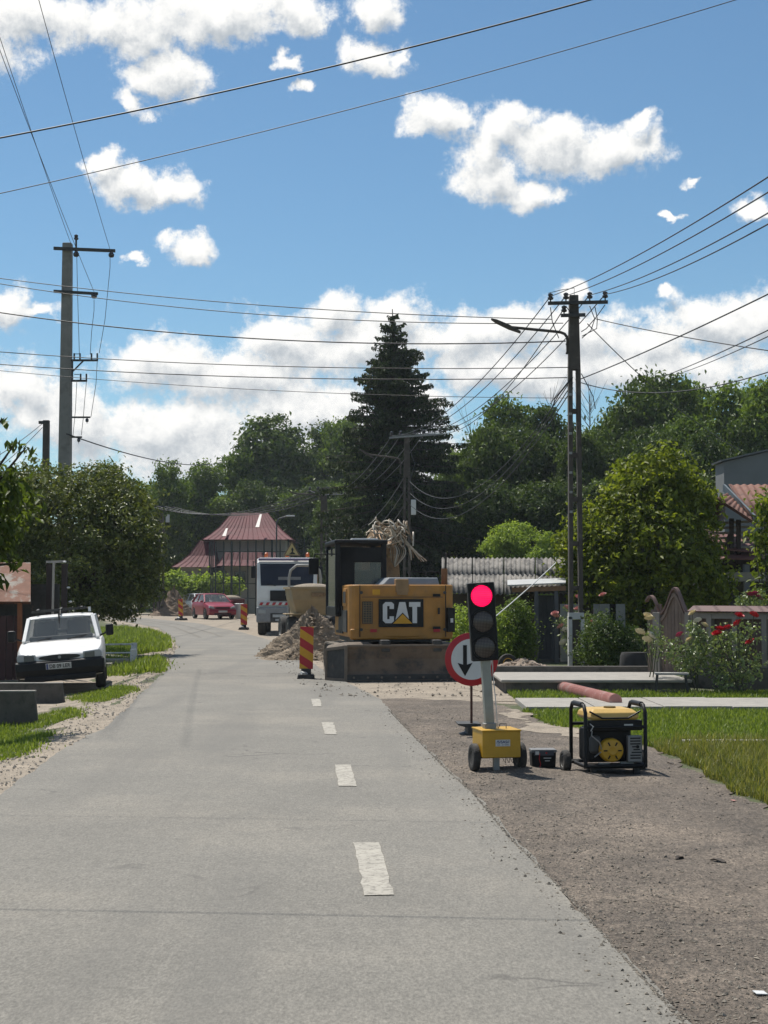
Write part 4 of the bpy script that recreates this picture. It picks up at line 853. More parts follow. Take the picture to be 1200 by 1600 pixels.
MB().prism([(.02,z0-.215),(.43,z0-.215),(.225,z0-.0)], 'y', yb-.012, yb-.007).build('triangle_edge', M_blk, pl); MB().prism([(.045,z0-.208),(.405,z0-.208),(.225,z0-.025)], 'y', yb-.017, yb-.0125).build('triangle', M_syel, pl)
MB().box((-.02,-1.2,1.78),(.24,.2,.26)).build('latch_block', mat('latch_tan', (.33,.20,.09), .6, var=.2), hs, bevel=.02); MB().box((-.02,-1.31,1.66),(.20,.015,.11)).build('sticker', MATS['latch_tan'], hs)
MB().hexa([Vector(p) for p in ((-.36,-1.05,1.80),(.72,-1.05,1.80),(.72,.2,1.80),(-.36,.2,1.80),(-.22,-.98,1.94),(.70,-.98,1.94),(.70,.1,1.94),(-.22,.1,1.94))]).build('engine_hood', mat('hood_grey', (.25,.27,.29), .5, var=.1), hs, bevel=.02)
MB().cyl((.88,-.7,1.8),(.88,-.7,2.12),.06).build('exhaust', mat('exhaust_brown', (.26,.12,.05), .7, var=.3), hs, smooth=40); MB().cyl((.90,-.7,2.12),(.90,-.75,2.42),.022).build('exhaust_tip', M_dst, hs)
# left flank of the upper body
MB().box((-.985,-.62,1.56),(.03,.5,.34)).build('side_door', M_chy, hs, bevel=.012); MB().box((-1.003,-.62,1.56),(.012,.36,.22)).build('side_grille', M_dst, hs)
MB().box((-.985,-.3,1.1),(.03,1.2,.42)).build('side_recess', M_dst, hs); MB().box((-.99,.35,1.34),(.03,1.2,.1)).build('side_rail', M_dst, hs)
# cab
cb_ = MB()
cx0, cx1, cy0, cy1, cz0, cz1 = -1.10, -.14, -.12, 1.5, 1.2, 2.62
for x in (cx0+.04, cx1-.04):
    for y in (cy0+.04, cy1-.04): cb_.bar((x,y,cz0),(x,y,cz1), .10)
cb_.box(((cx0+cx1)/2,(cy0+cy1)/2,cz0+.08),(cx1-cx0,cy1-cy0,.2)); cb_.box(((cx0+cx1)/2,(cy0+cy1)/2,cz1-.16),(cx1-cx0,.09,.16)); cb_.box(((cx0+cx1)/2,cy0+.04,cz1-.22),(cx1-cx0-.02,.07,.3))
cb_.box((cx0+.21,cy0+.04,1.9),(.30,.07,1.3)); cb_.box((cx0+.62,cy0+.045,1.52),(.62,.06,.34))
cabp = cb_.build('cab', M_blk, E, bevel=.02)
MB().box(((cx0+cx1)/2,(cy0+cy1)/2,cz1+.03),(cx1-cx0+.06,cy1-cy0+.1,.09)).build('cab_roof', M_blk, cabp, bevel=.03)
MB().box(((cx0+cx1)/2+.1,cy0+.3,cz1+.09),(.5,.3,.035)).build('roof_hatch', M_wht, cabp, bevel=.01)
MB().box((cx0+.64,cy0+.03,2.02),(.56,.012,.62)).build('rear_window', M_gls, cabp); MB().box((cx0+.5,(cy0+cy1)/2,2.0),(.012,1.4,1.0)).build('interior_glass', M_gls, cabp)
for x in (cx0+.02, cx1-.02): MB().box((x,(cy0+cy1)/2,1.95),(.012,cy1-cy0-.2,1.15)).build('side_window', M_glsd, cabp)
MB().box(((cx0+cx1)/2,cy1-.02,1.95),(cx1-cx0-.2,.012,1.15)).build('windscreen', M_gls, cabp)
MB().box(((cx0+cx1)/2+.08,.5,1.75),(.5,.16,.7)).build('seat', M_blk, cabp, bevel=.05)
mr_ = MB().tube([(cx0,1.35,2.45),(cx0-.22,1.5,2.45),(cx0-.25,1.5,2.35)], .015, 6).build('mirror_arm', M_blk, cabp); MB().box((cx0-.25,1.5,2.2),(.2,.06,.34)).build('mirror', M_blk, cabp, bevel=.02)
# boom, stick and bucket reaching away from the camera
bm1 = MB()
def boxpath(pts, w, hs_):
    secs = []
    for i, p in enumerate(pts):
        d = (Vector(pts[min(i+1,len(pts)-1)])-Vector(pts[max(i-1,0)])).normalized(); u = Vector((1,0,0)); n_ = u.cross(d); h_ = hs_[i]/2; p = Vector(p)
        secs.append([p-u*w/2-n_*h_, p+u*w/2-n_*h_, p+u*w/2+n_*h_, p-u*w/2+n_*h_])
    return secs
M_boom = mat('boom_tan', (.46,.27,.12), .6, var=.25, scale=7, col2=(.18,.12,.07), f2=(.5,.7), s2=4)
bm1.loft(boxpath([(.12,.95,1.3),(.10,1.1,1.9),(.08,1.3,2.5),(.08,2.0,2.78),(.10,3.2,2.6),(.12,4.2,2.2)], .40, (.34,.40,.42,.40,.36,.28)))
boom = bm1.build('boom', M_boom, E, bevel=.015)
for k, (x, z, w) in enumerate(((-.06,2.46,.22),(.15,2.40,.18),(.05,2.28,.30),(.18,2.54,.13),(-.08,2.16,.14),(.12,2.05,.2))): MB().box((x,1.08+.04*k,z),(w,.14,.09), rot=(.3,.15*(-1)**k,.1*k)).build('valve_block', mat('valve_tan', (.52,.36,.19), .5, var=.2), boom, bevel=.012)
for x in (-.04,.28): MB().cyl((x,.9,1.25),(x,1.5,2.35),.055).build('lift_cylinder', M_dst, boom, smooth=40)
for x, y, z, h_ in ((-.5,-1.29,1.66,.10),(.62,-1.29,1.6,.05),(.62,-1.29,.98,.05)): MB().box((x,y,z),(.14,.012,h_)).build('sticker', M_syel if h_ > .06 else M_blk, hs)
for x in (-.9,.9):
    for z in (.95, 1.65): MB().cyl((x*.86,-1.265,z),(x*.86,-1.295,z),.03,n=10).build('hinge', M_dst, hs)
MB().tube([(.2,-.9,1.93),(.2,-.9,2.05),(.75,-.9,2.05),(.75,-.9,1.93)], .014, 6).build('grab_rail', M_blk, hs)
for x in (-.55,.62): MB().box((x,-1.285,.93),(.12,.02,.06)).build('tail_lamp', M_red, hs)
st = MB().loft(boxpath([(.12,4.1,2.5),(.12,4.4,1.6),(.12,4.5,.7)], .28, (.36,.34,.22))).build('stick', M_boom, E, bevel=.012)
MB().prism([(4.35,.75),(4.8,.62),(4.95,.25),(4.6,.02),(4.2,.1),(4.5,.2)], 'x', -.32, .56).build('bucket', M_dst, E)
M_hose = mat('bleached_hose', (.52,.42,.30), .7, var=.3, scale=9); rg = random.Random(2)
for k in range(84):                                             # bleached hoses bunched over the boom head
    x = rg.uniform(-.24,.42); y = rg.uniform(.85,1.15); z = 2.42+rg.uniform(0,.34)
    if k < 62: p = [(x+rg.uniform(-.1,.2),y+.2,z-.1),(x+rg.uniform(-.25,.25),y+.1,z+rg.uniform(.0,.32)),(x+rg.uniform(-.35,.2),y-.1,z+rg.uniform(-.1,.25)),(x+rg.uniform(-.38,.25),y-.15,z+rg.uniform(-.32,.1))]
    elif k < 76: p = [(.30,1.0,2.55),(.40+.04*rg.random(),.95,2.42),(.44+.01*(k%10),.92,2.28),(.50+rg.random()*.32,.9,2.10-rg.random()*.12)]
    else: p = [(.05+.04*(k-76),.9,2.32),(.12+.05*(k-76),.82,2.18),(.02+.04*(k-76),.8,2.02),(.16,.82,1.88)]
    p = [Vector(q)+Vector((.02,0,.30)) for q in p]; cu = []
    for i in range(9):
        t = i/8; cu.append(p[0]*(1-t)**3 + p[1]*3*t*(1-t)**2 + p[2]*3*t*t*(1-t) + p[3]*t**3)
    MB().tube(cu, rg.uniform(.007,.016), 6).build('hose', (M_hose, mat('brown_hose', (.28,.19,.11), .8), M_hose, mat('pale_hose', (.62,.56,.46), .6))[k % 4], boom, smooth=60)
# undercarriage with two tracks and the dozer blade
uc = MB().box((0,0,.5),(1.2,1.5,.35)).build('undercarriage', M_dst, E, bevel=.02); MB().cyl((0,0,.6),(0,0,.8),.55,n=24).build('slew_ring', M_dst, uc)
for sx in (-1, 1):
    Ltr, Rtr = 1.15, .31; path = []
    for i in range(60):
        u = i/60*(4*Ltr+2*math.pi*Rtr)
        if u < 2*Ltr: path.append((-Ltr+u, 2*Rtr, 0))
        elif u < 2*Ltr+math.pi*Rtr: a = (u-2*Ltr)/Rtr; path.append((Ltr+Rtr*math.sin(a), Rtr+Rtr*math.cos(a), a))
        elif u < 4*Ltr+math.pi*Rtr: path.append((Ltr-(u-2*Ltr-math.pi*Rtr), 0, math.pi))
        else: a = (u-4*Ltr-math.pi*Rtr)/Rtr; path.append((-Ltr-Rtr*math.sin(a), Rtr-Rtr*math.cos(a), math.pi+a))
    tr = MB().prism([(q[0], q[1]+.02) for q in path], 'x', sx*.93-.20, sx*.93+.20).build('track', M_rub, uc)
    sh_ = MB()
    for (y, z, a) in path: sh_.box((sx*.93, y, z+.02), (.45, .10, .035), rot=(-a,0,0))
    sh_.build('track_shoes', mat('dusty_track', (.22,.185,.145), .9, var=.3, scale=7), tr)
M_fr = mat('dusty_edge', (.19,.15,.115), .85, var=.2, scale=9)
prof = [(-1.98,.03),(-1.90,.0),(-1.86,.02),(-1.80,.2),(-1.79,.42),(-1.84,.62),(-1.90,.66),(-1.96,.66),(-1.92,.6),(-1.875,.42),(-1.885,.2)]
bl = MB().prism(prof, 'x', -1.13, 1.17).build('dozer_blade', M_dsty, E, bevel=.006)
MB().box((.02,-1.95,.075),(2.28,.05,.13)).build('cutting_edge', M_dst, bl, bevel=.004)
MB().bar((-1.12,-1.93,.672),(1.16,-1.93,.672),.06,.03).build('blade_top_edge', M_fr, bl)
for k in range(9): MB().cyl((-1.0+.25*k,-1.975,.085),(-1.0+.25*k,-1.99,.085),.022,n=8).build('edge_bolt', M_fr, bl)
MB().box((-.02,-1.30,1.565),(1.5,.012,.012)).build('crease', M_dst, hs)
for k in range(5): MB().box((.15+.1*k,-.99,1.87),(.06,.02,.05)).build('hood_louver', M_blk, hs)
MB().box((.66,-1.292,1.3),(.035,.03,.12)).build('latch_handle', M_blk, hs)
for k in range(3): MB().box((-.99,-.2+.35*k,.88),(.03,.28,.05)).build('step', M_dst, hs)
wg = MB().hexa([Vector(p) for p in ((-1.15,-1.93,0),(-1.11,-1.97,0),(-1.36,-1.45,0),(-1.40,-1.47,0),(-1.15,-1.93,.66),(-1.11,-1.97,.66),(-1.36,-1.45,.60),(-1.40,-1.47,.60))])
wg = MB(); wg.bar((-1.13,-1.92,.32),(-1.42,-1.42,.30), .03, .60); wg = wg.build('blade_wing', M_dst, bl)
for a, c in (((-1.14,-1.945,.02),(-1.14,-1.945,.66)), ((-1.43,-1.435,.02),(-1.43,-1.435,.60)), ((-1.14,-1.95,.645),(-1.43,-1.44,.585)), ((-1.14,-1.95,.04),(-1.43,-1.44,.04))): MB().bar(a, c, .05).build('wing_frame', M_fr, wg)
MB().hexa([Vector(p) for p in ((-1.45,-1.45,.60),(-1.1,-1.9,.67),(-.55,-1.3,.67),(-.9,-.9,.64),(-1.40,-1.35,.66),(-1.15,-1.7,.73),(-.65,-1.3,.72),(-.95,-1.0,.70))]).build('mud_guard', M_fr, bl, bevel=.02)
for x in (-.42, .52): MB().box((x,-1.78,.66),(.16,.3,.22)).build('blade_lug', M_dst, bl, bevel=.02); MB().bar((x,-1.75,.35),(x,-.7,.45),.16,.2).build('blade_arm', M_dst, bl)
# ---------------------------------------------------------------- tipper truck
K = thing('tipper_truck', 'white-cabbed tipper truck facing the camera with dark windscreen', 'truck', G(449, 61), math.radians(3))
cabp = MB().prism([(-.95,1.05),(-1.0,1.5),(-.99,1.95),(-.80,2.9),(-.62,3.08),(1.0,3.14),(1.0,1.0),(-.8,1.0)], 'x', -1.2, 1.2).build('cab', M_white, K, bevel=.07, seg=3)
def wsc(x, z): y = -1.0 + (z-1.95)*.2; return (x, y-.012, z)
MB().hexa([Vector(wsc(-1.04,1.98)),Vector(wsc(1.04,1.98)),Vector(wsc(1.04,1.98))+Vector((0,.03,0)),Vector(wsc(-1.04,1.98))+Vector((0,.03,0)),Vector(wsc(-1.08,2.86)),Vector(wsc(1.08,2.86)),Vector(wsc(1.08,2.86))+Vector((0,.03,0)),Vector(wsc(-1.08,2.86))+Vector((0,.03,0))]).build('windscreen', mat('windscreen_blue', (.012,.016,.032), .12, var=.3, scale=1.2, spec=.3), cabp, bevel=.02)
MB().box((0,-.83,3.03),(2.3,.2,.1)).build('sun_visor', mat('visor_mauve', (.20,.16,.28), .5), cabp, bevel=.03)
for x in (-.45, .45): MB().bar((x,-1.04,1.97),(x-.35,-1.02,2.05),.02).build('wiper', M_blk, cabp)
MB().box((0.1,-.95,2.25),(.9,.02,.16)).build('dashboard_paper', mat('paper_grey', (.22,.22,.22), .7), cabp)
MB().box((-.02,-1.03,1.58),(1.3,.06,.42)).build('grille', M_blk, cabp, bevel=.02); MB().cyl((0,-1.055,1.62),(0,-1.075,1.62),.06).build('badge', M_steel, cabp)
sb = MB().box((0,-1.05,1.26),(2.3,.06,.12)).build('warning_bar', M_wht, K)
for k in range(9): MB().prism([(-1.1+.25*k,1.205),(-.98+.25*k,1.205),(-.92+.25*k,1.315),(-1.04+.25*k,1.315)], 'y', -1.086, -1.081).build('red_stripe', M_red, sb)
bp = MB().box((0,-1.0,.82),(2.42,.3,.62)).build('bumper', mat('bumper_grey', (.30,.30,.30), .6, var=.15), K, bevel=.06, seg=3)
MB().box((0,-1.155,.72),(1.3,.03,.34)).build('lower_grille', M_dst, bp); MB().box((-.3,-1.175,.78),(.52,.012,.11)).build('number_plate', M_plate, bp); MB().box((-.3,-1.175,.62),(.3,.012,.08)).build('tow_cover', M_plate, bp)
for x in (-.98,.98): MB().box((x,-1.15,.95),(.3,.04,.17)).build('headlight', M_lamp, bp, bevel=.02)
for x in (-1.0,1.0):
    wheel('wheel', K, (x,-.05,.5), .5, .34); wheel('wheel', K, (x,4.0,.5), .5, .5)
MB().box((0,2.5,.85),(.9,6.5,.25)).build('chassis', M_dst, K)
for x in (-1.34, 1.34):
    MB().tube([(x*.92,-.85,2.9),(x,-1.0,2.95),(x,-1.0,2.5)], .02, 6).build('mirror_arm', M_blk, K); MB().box((x,-1.0,2.52),(.17,.1,.48)).build('mirror', M_blk, K, bevel=.03)
MB().box((-1.215,-.35,1.55),(.03,.16,.06)).build('door_handle', M_blk, K)
tb = MB().box((0,4.0,2.05),(2.52,5.2,1.5)).build('tipper_body', mat('body_orange', (.36,.17,.07), .7, var=.25, scale=3, col2=(.42,.36,.28), f2=(.5,.7), s2=2), K, bevel=.02)
for k in range(6): MB().box((-1.29,1.8+.85*k,2.05),(.06,.1,1.4)).build('body_rib', M_rust, tb)
MB().box((0,1.36,2.95),(2.5,.08,.35)).build('headboard', MATS['body_orange'], tb)
for x in (-.85, .0, .82): MB().lathe([(.07,0),(.075,.03),(.065,.15),(.03,.18),(.001,.18)], (x,-.2,3.14), 'z', 14).build('beacon', mat('amber_beacon', (.65,.13,.02), .3), K, smooth=40)
ts = thing('warning_sign', 'yellow triangular roadworks sign standing on the truck cab roof', 'road sign', G(456, 60.6)+Vector((0,0,3.16)), math.radians(6))
tri = lambda r, zc: [(-r*.866, zc-r*.5), (r*.866, zc-r*.5), (0, zc+r)]
MB().prism(tri(.40,.22), 'y', -.02, .02).build('rim', mat('sign_dark_rim', (.13,.08,.03), .6), ts, bevel=.02); MB().prism(tri(.31,.22), 'y', -.026, -.0205).build('yellow_field', mat('sign_pale_yellow', (.55,.42,.16), .5), ts)
MB().prism([(-.12,.09),(.14,.09),(.10,.15),(.04,.17),(.07,.28),(.02,.36),(-.03,.30),(0,.2),(-.06,.13)], 'y', -.033, -.027).build('digging_figure', M_blk, ts)
# ---------------------------------------------------------------- site dumper with sand-filled skip
D = thing('site_dumper', 'dusty beige site dumper with sand-filled skip in front of the truck', 'dumper', G(489, 50), math.radians(12))
M_skip = mat('skip_beige', (.40,.29,.155), .75, var=.15, scale=3, col2=(.30,.25,.19), f2=(.5,.75), s2=2)
sk = MB().loft([[(-.58,-.4,.95),(.60,-.4,.95),(.60,.75,.95),(-.58,.75,.95)],[(-.76,-.62,1.45),(.80,-.62,1.45),(.80,.85,1.45),(-.76,.85,1.45)],[(-.82,-.68,1.86),(.82,-.68,1.86),(.82,.9,1.86),(-.82,.9,1.86)]]).build('skip', M_skip, D, bevel=.03)
for p, q in (((-.84,-.70,1.84),(.84,-.70,1.84)),((-.84,-.7,1.84),(-.84,.92,1.84)),((.84,-.7,1.84),(.84,.92,1.84))): MB().bar(p, q, .05, .07).build('skip_rim', M_skip, sk)
MB().box((.1,-.70,1.62),(.5,.02,.12)).build('faded_decal', mat('decal_brown', (.28,.17,.08), .7, var=.4, scale=20), sk)
MB().ball((0,.1,1.80), .75, 16, 8, (1,.95,.26)).build('sand_load', M_sand, sk, smooth=60)
MB().box((0,.6,.62),(.8,2.2,.35)).build('chassis', M_dst, D, bevel=.02); MB().box((-.75,-.3,.98),(.5,.75,.05)).build('mudguard', M_skip, D, bevel=.02)
for x in (-.72,.72):
    for y in (-.25, 1.5): wheel('wheel', D, (x,y,.45), .45, .34)
MB().tube([(-.55,1.7,.9),(-.55,1.7,2.2),(-.50,1.65,2.45),(-.3,1.6,2.62),(.3,1.6,2.62),(.5,1.65,2.45),(.55,1.7,2.2),(.55,1.7,.9)], .045, 10).build('roll_bar', mat('roll_bar_grey', (.42,.40,.37), .6), D, smooth=60)
MB().box((0,1.3,1.1),(.5,.5,.12)).build('seat', M_blk, D, bevel=.04); MB().box((0,1.9,1.0),(.9,.7,.6)).build('engine_cover', M_skip, D, bevel=.05)
# ---------------------------------------------------------------- cars
def car(name, label, cat, loc, rot, L, W, top, zb, wy, R, paint, gh, bump=None, group=None):
    """lofted body with wheel arches, glazed greenhouse, lamps, bumpers, wheels; front faces -Y"""
    A = thing(name, label, cat, loc, group=group, rot=rot); hw = W/2; n = 64; secs = []
    def ti(y):
        for (a, za), (b, zb_) in zip(top, top[1:]):
            if y <= b: return za+(zb_-za)*max(0, (y-a)/(b-a))
        return top[-1][1]
    for i in range(n+1):
        y = -L/2 + L*i/n; e = abs(y)/(L/2); w = hw*(1-.11*max(0,(e-.55)/.45)**2.2); zt = ti(y); z0 = zb + (.10*max(0,(e-.9)/.1))
        for yc in wy:
            d = abs(y-yc)
            if d < R*1.16: z0 = max(z0, math.sqrt((R*1.16)**2-d*d)+R*.98)
        z0 = min(z0, zt-.16); zm = max(z0+.05, zb+(zt-zb)*.55)
        half = [(w*.80,z0),(w*.975,z0+.02),(w,zm),(w*.985,zt-.09),(w*.94,zt-.025),(w*.78,zt),(w*.4,zt+.012)]
        secs.append([(-x,y,z) for x, z in half[::-1]]+[(x,y,z) for x, z in half][0:0] + [(x,y,z) for x, z in half])
    bd = MB().loft(secs).build('body', paint, A, smooth=38)
    MB().box((0,0,zb+.12),(W*.78,L*.9,.2)).build('underbody', M_dst, A)
    bw, tw, yf0, yf1, yr1, yr0, z0, z1 = gh
    cn = lambda s, y, z, w: Vector((s*w, y, z))
    gb = MB()
    for s in (-1, 1):
        gb.bar(cn(s,yf0,z0,bw), cn(s,yf1,z1,tw), .07, .06); gb.bar(cn(s,yr0,z0,bw), cn(s,yr1,z1,tw), .12, .07)
        ym = (yf1*.45+yr1*.55); gb.bar(cn(s,ym,z0,bw), cn(s,ym,z1,tw), .06, .06)
    secr = [[(-tw-.02,y,z1-.02),(-tw-.01,y,z1+.035-d),(-tw*.6,y,z1+.057-d),(0,y,z1+.062-d),(tw*.6,y,z1+.057-d),(tw+.01,y,z1+.035-d),(tw+.02,y,z1-.02)] for y, d in ((yf1-.03,.045),(yf1+.1,.012),((yf1+yr1)/2,0),(yr1-.1,.012),(yr1+.03,.045))]
    gb.loft(secr); cabm = gb.build('cabin_frame', paint, A, smooth=38, bevel=.008)
    def pane(nm, a, b, c, d, m=M_gls, bulge=(0,0,0)):
        a, b, c, d = map(Vector, (a, b, c, d)); bv = Vector(bulge); rows = []
        for i in range(7):
            u = i/6; k = 4*u*(1-u); rows.append([a.lerp(b,u)+bv*k, d.lerp(c,u)+bv*k])
        MB().loft(rows, closed=False, caps=False).build(nm, m, cabm, smooth=180)
    pane('windscreen', cn(-1,yf0,z0,bw*.97), cn(1,yf0,z0,bw*.97), cn(1,yf1,z1,tw*.97), cn(-1,yf1,z1,tw*.97), M_gls, (0,-.05,0))
    pane('rear_window', cn(-1,yr0,z0,bw*.97), cn(1,yr0,z0,bw*.97), cn(1,yr1,z1,tw*.97), cn(-1,yr1,z1,tw*.97), M_gls, (0,.03,0))
    for s in (-1, 1): pane('side_window', cn(s,yf0+.06,z0,bw), cn(s,yr0-.06,z0,bw), cn(s,yr1-.04,z1,tw), cn(s,yf1+.04,z1,tw), M_gls)
    MB().box((0,(yf0+yr0)/2+.15,z0-.06),(bw*1.7,(yr0-yf0)*.8,.10)).build('interior_trim', M_blk, A)
    for s in (-.32,.32): MB().box((s,(yf1+yr1)/2+.05,z0+.12),(.46,.14,.5), rot=(-.2,0,0)).build('seat', mat('seat_grey', (.07,.07,.075), .8), A, bevel=.05)
    for x in (-hw+.10, hw-.10):
        for y in wy: wheel('wheel', A, (x, y, R), R, .19)
    return A, bd
# white pickup
fy = -2.12
A, bd = car('pickup_truck', 'old white pickup parked nose-on beside the concrete culvert walls', 'pickup', G(109, 30.0)+Vector((-.05,0,.04)), (0, math.radians(-4.2), math.radians(10)),
  4.24, 1.62, [(-2.12,.70),(-2.09,.755),(-2.02,.785),(-1.4,.865),(-.86,.935),(-.7,.95),(.75,.95),(.85,.96),(2.12,.96)], .28, (-1.30, 1.25), .29, M_white, (.70,.61,-.86,-.40,.52,.68,.95,1.385))
bmp = MB().prism([(fy-.06,.36),(fy-.10,.46),(fy-.09,.60),(fy-.02,.625),(fy+.12,.62),(fy+.12,.33),(fy+.0,.32)], 'x', -.80, .80).build('front_bumper', mat('bumper_black', (.014,.015,.016), .6, var=.2, spec=.25), A, bevel=.025, seg=3)
MB().box((0,fy+.02,.30),(1.3,.2,.12)).build('lower_apron', M_blk, bmp, bevel=.03)
M_grl = mat('grille_black', (.012,.013,.014), .4)
pts = [(.36*math.cos(a)*1.05, .672+.052*math.sin(a)) for a in [k*math.pi/12 for k in range(24)]]
grl = MB().prism(pts, 'y', fy-.02, fy+.08).build('grille', M_grl, A); MB().lathe([(.001,-.03),(.028,-.028),(.03,-.02)], (0,fy-.0,.672), 'y', 16).build('badge', M_steel, grl)
for s in (-1, 1):
    hl = MB().prism([(s*.42,.625),(s*.765,.625),(s*.77,.72),(s*.74,.765),(s*.43,.745)], 'y', fy-.015, fy+.14).build('headlight', M_lamp, A, bevel=.015)
    MB().prism([(s*.45,.63),(s*.64,.63),(s*.64,.735),(s*.46,.722)], 'y', fy-.022, fy-.0165).build('reflector', mat('lamp_inner', (.16,.17,.18), .2, metal=.6), hl)
    MB().tube([(s*.745,-.72,.98),(s*.84,-.76,1.02),(s*.88,-.76,1.05)], .018, 6).build('mirror_arm', M_blk, A); MB().box((s*.93,-.76,1.08),(.15,.09,.22)).build('mirror', M_blk, A, bevel=.03)
plt = MB().box((-.02,fy-.118,.515),(.46,.012,.105), rot=(.1,0,0)).build('number_plate', M_plate, bmp)
link('lettering', text_mesh('DB 09 LER', .098, .002, .001, .86), M_blk, plt, loc=(.0,fy-.1255,.512), rot=(FACE[0]+.1,0,0))
MB().box((-.245+.02,fy-.1265,.515),(.03,.003,.10), rot=(.1,0,0)).build('euro_band', mat('euro_blue', (.03,.06,.25), .5), plt)
for a, c in (((-.45,-.90,.955),(-.08,-.80,1.01)), ((.12,-.90,.955),(.52,-.80,1.01))): MB().tube([a, Vector(a).lerp(Vector(c),.5)+Vector((0,-.03,.015)), c], .009, 5).build('wiper', M_blk, A)
MB().box((0,-1.45,.8525),(1.25,.012,.004), rot=(.16,0,0)).build('bonnet_crease', M_dst, A)
MB().box((.0,-.6,.99),(1.2,.25,.10)).build('dashboard', M_blk, A, bevel=.03); MB().box((.05,.1,1.10),(.55,.03,.06)).build('rear_shelf_bar', M_blk, A)
rk = MB(); [rk.bar((-.56,y,1.515),(.50,y,1.535),.05) for y in (-.2,.35)]; [rk.bar((x,-.25,1.53),(x,.42,1.55),.04) for x in (-.45,.0,.4)]; rk = rk.build('roof_rack', M_dst, A)
MB().tube([(.0,-.42,1.44),(.0,-.35,1.50),(.0,-.2,1.53)], .016, 6).build('strap', M_blk, rk); MB().tube([(-.03,-.42,1.46),(-.02,-.62,1.18)], .018, 6).build('strap', M_blk, rk)
MB().box((.56,-.15,1.50),(.05,.06,.09)).build('rack_clamp', M_wht, rk)
# far cars on the bend
M_redp = mat('red_car_paint', (.30,.018,.038), .3, var=.06); M_wcp = mat('white_car_lacquer', (.70,.71,.72), .3, var=.05)
def far_car(label, px, py, rz, paint, name='parked_car', top=None, Yadd=0):
    b = P(px, py)+Vector((0,Yadd,0)); fy = -1.98
    A, bd = car(name, label, 'car', b, (0,0,rz), 3.96, 1.72, top or [(-1.98,.62),(-1.92,.72),(-1.75,.80),(-1.0,.95),(-.8,.99),(1.6,1.0),(1.9,.92),(1.98,.75)], .24, (-1.22,1.22), .31, paint, (.78,.60,-.98,-.18,1.25,1.72,.97,1.43), group='cars parked at the far bend')
    bm = MB().prism([(fy-.05,.32),(fy-.09,.45),(fy-.06,.58),(fy+.1,.58),(fy+.1,.26),(fy,.25)], 'x', -.80, .80).build('front_bumper', paint, A, bevel=.03)
    MB().box((0,fy-.04,.66),(.8,.06,.08)).build('grille', M_blk, A); MB().box((0,fy-.10,.45),(.52,.012,.11)).build('number_plate', M_plate, bm); MB().box((0,fy-.055,.31),(1.0,.06,.08)).build('lower_intake', M_blk, bm)
    for s in (-1,1): MB().prism([(s*.46,.60),(s*.78,.64),(s*.76,.78),(s*.50,.71)], 'y', fy-.02, fy+.2).build('headlight', M_lamp, A, bevel=.02); MB().box((s*.9,-.75,1.02),(.16,.1,.12)).build('mirror', paint, A, bevel=.03)
    return A
far_car('red hatchback parked facing the camera at the far bend', 333, 967, math.radians(22), M_redp)
far_car('white car half hidden behind the red hatchback', 309, 961, math.radians(28), M_wcp, Yadd=2.0)
# dark red skip heaped with sand
c = P(362, 966); Z = thing('metal_skip', 'dark red metal skip heaped with sand right of the red car', 'skip', c, math.radians(8))
MB().loft([[(-.62,-.5,.1),(.62,-.5,.1),(.62,.8,.1),(-.62,.8,.1)],[(-.75,-.7,1.15),(.75,-.7,1.15),(.75,1.0,1.15),(-.75,1.0,1.15)]]).build('shell', mat('dark_red_metal', (.13,.025,.03), .6, var=.2), Z, bevel=.02)
MB().ball((-.1,.1,1.15), .7, 14, 7, (1,1,.32)).build('sand_load', M_sand, Z, smooth=60)
c = P(374, 967); Z = thing('white_drum', 'small white drum beside the dark red skip', 'drum', c); MB().lathe([(.26,0),(.27,.02),(.27,.45),(.285,.47),(.27,.49),(.27,.86),(.28,.88),(.24,.9),(.001,.9)], (0,0,0), 'z', 20).build('shell', M_wht, Z, smooth=35); MB().cyl((.1,0,.9),(.1,0,.93),.04).build('bung', M_dst, Z)
# ================================================================ POLES, WIRES, BUILDINGS, FENCES
M_pole = mat('pole_concrete', (.29,.275,.25), .9, var=.15, scale=3, col2=(.22,.205,.185), s2=2, bump=.3, bscale=50)
M_poled = mat('dark_pole_concrete', (.085,.072,.060), .9, var=.2, scale=4, col2=(.13,.115,.10), s2=3, bump=.3, bscale=40)
M_wire = mat('wire_black', (.012,.012,.014), .6, var=.1); M_wireg = mat('wire_grey', (.10,.10,.10), .5, metal=.4, var=.1)
M_ins = mat('insulator', (.05,.045,.05), .25)
def bez_sag(a, b, sag, n=22):
    a, b = Vector(a), Vector(b); return [a.lerp(b, i/n) - Vector((0,0,4*sag*(i/n)*(1-i/n))) for i in range(n+1)]
def wire(label, a, b, sag=.3, r=.011, group=None, m=M_wire, name='overhead_wire'):
    return tag(MB().tube(bez_sag(a, b, sag), r, 5).build(name, m, smooth=180), label, 'wire', group)
def insulator(parent, c, s=1.0):
    MB().lathe([(.012*s,-.06*s),(.012*s,0),(.045*s,.01*s),(.05*s,.04*s),(.03*s,.055*s),(.042*s,.075*s),(.04*s,.10*s),(.001,.12*s)], c, 'z', 10).build('insulator', M_ins, parent, smooth=50)
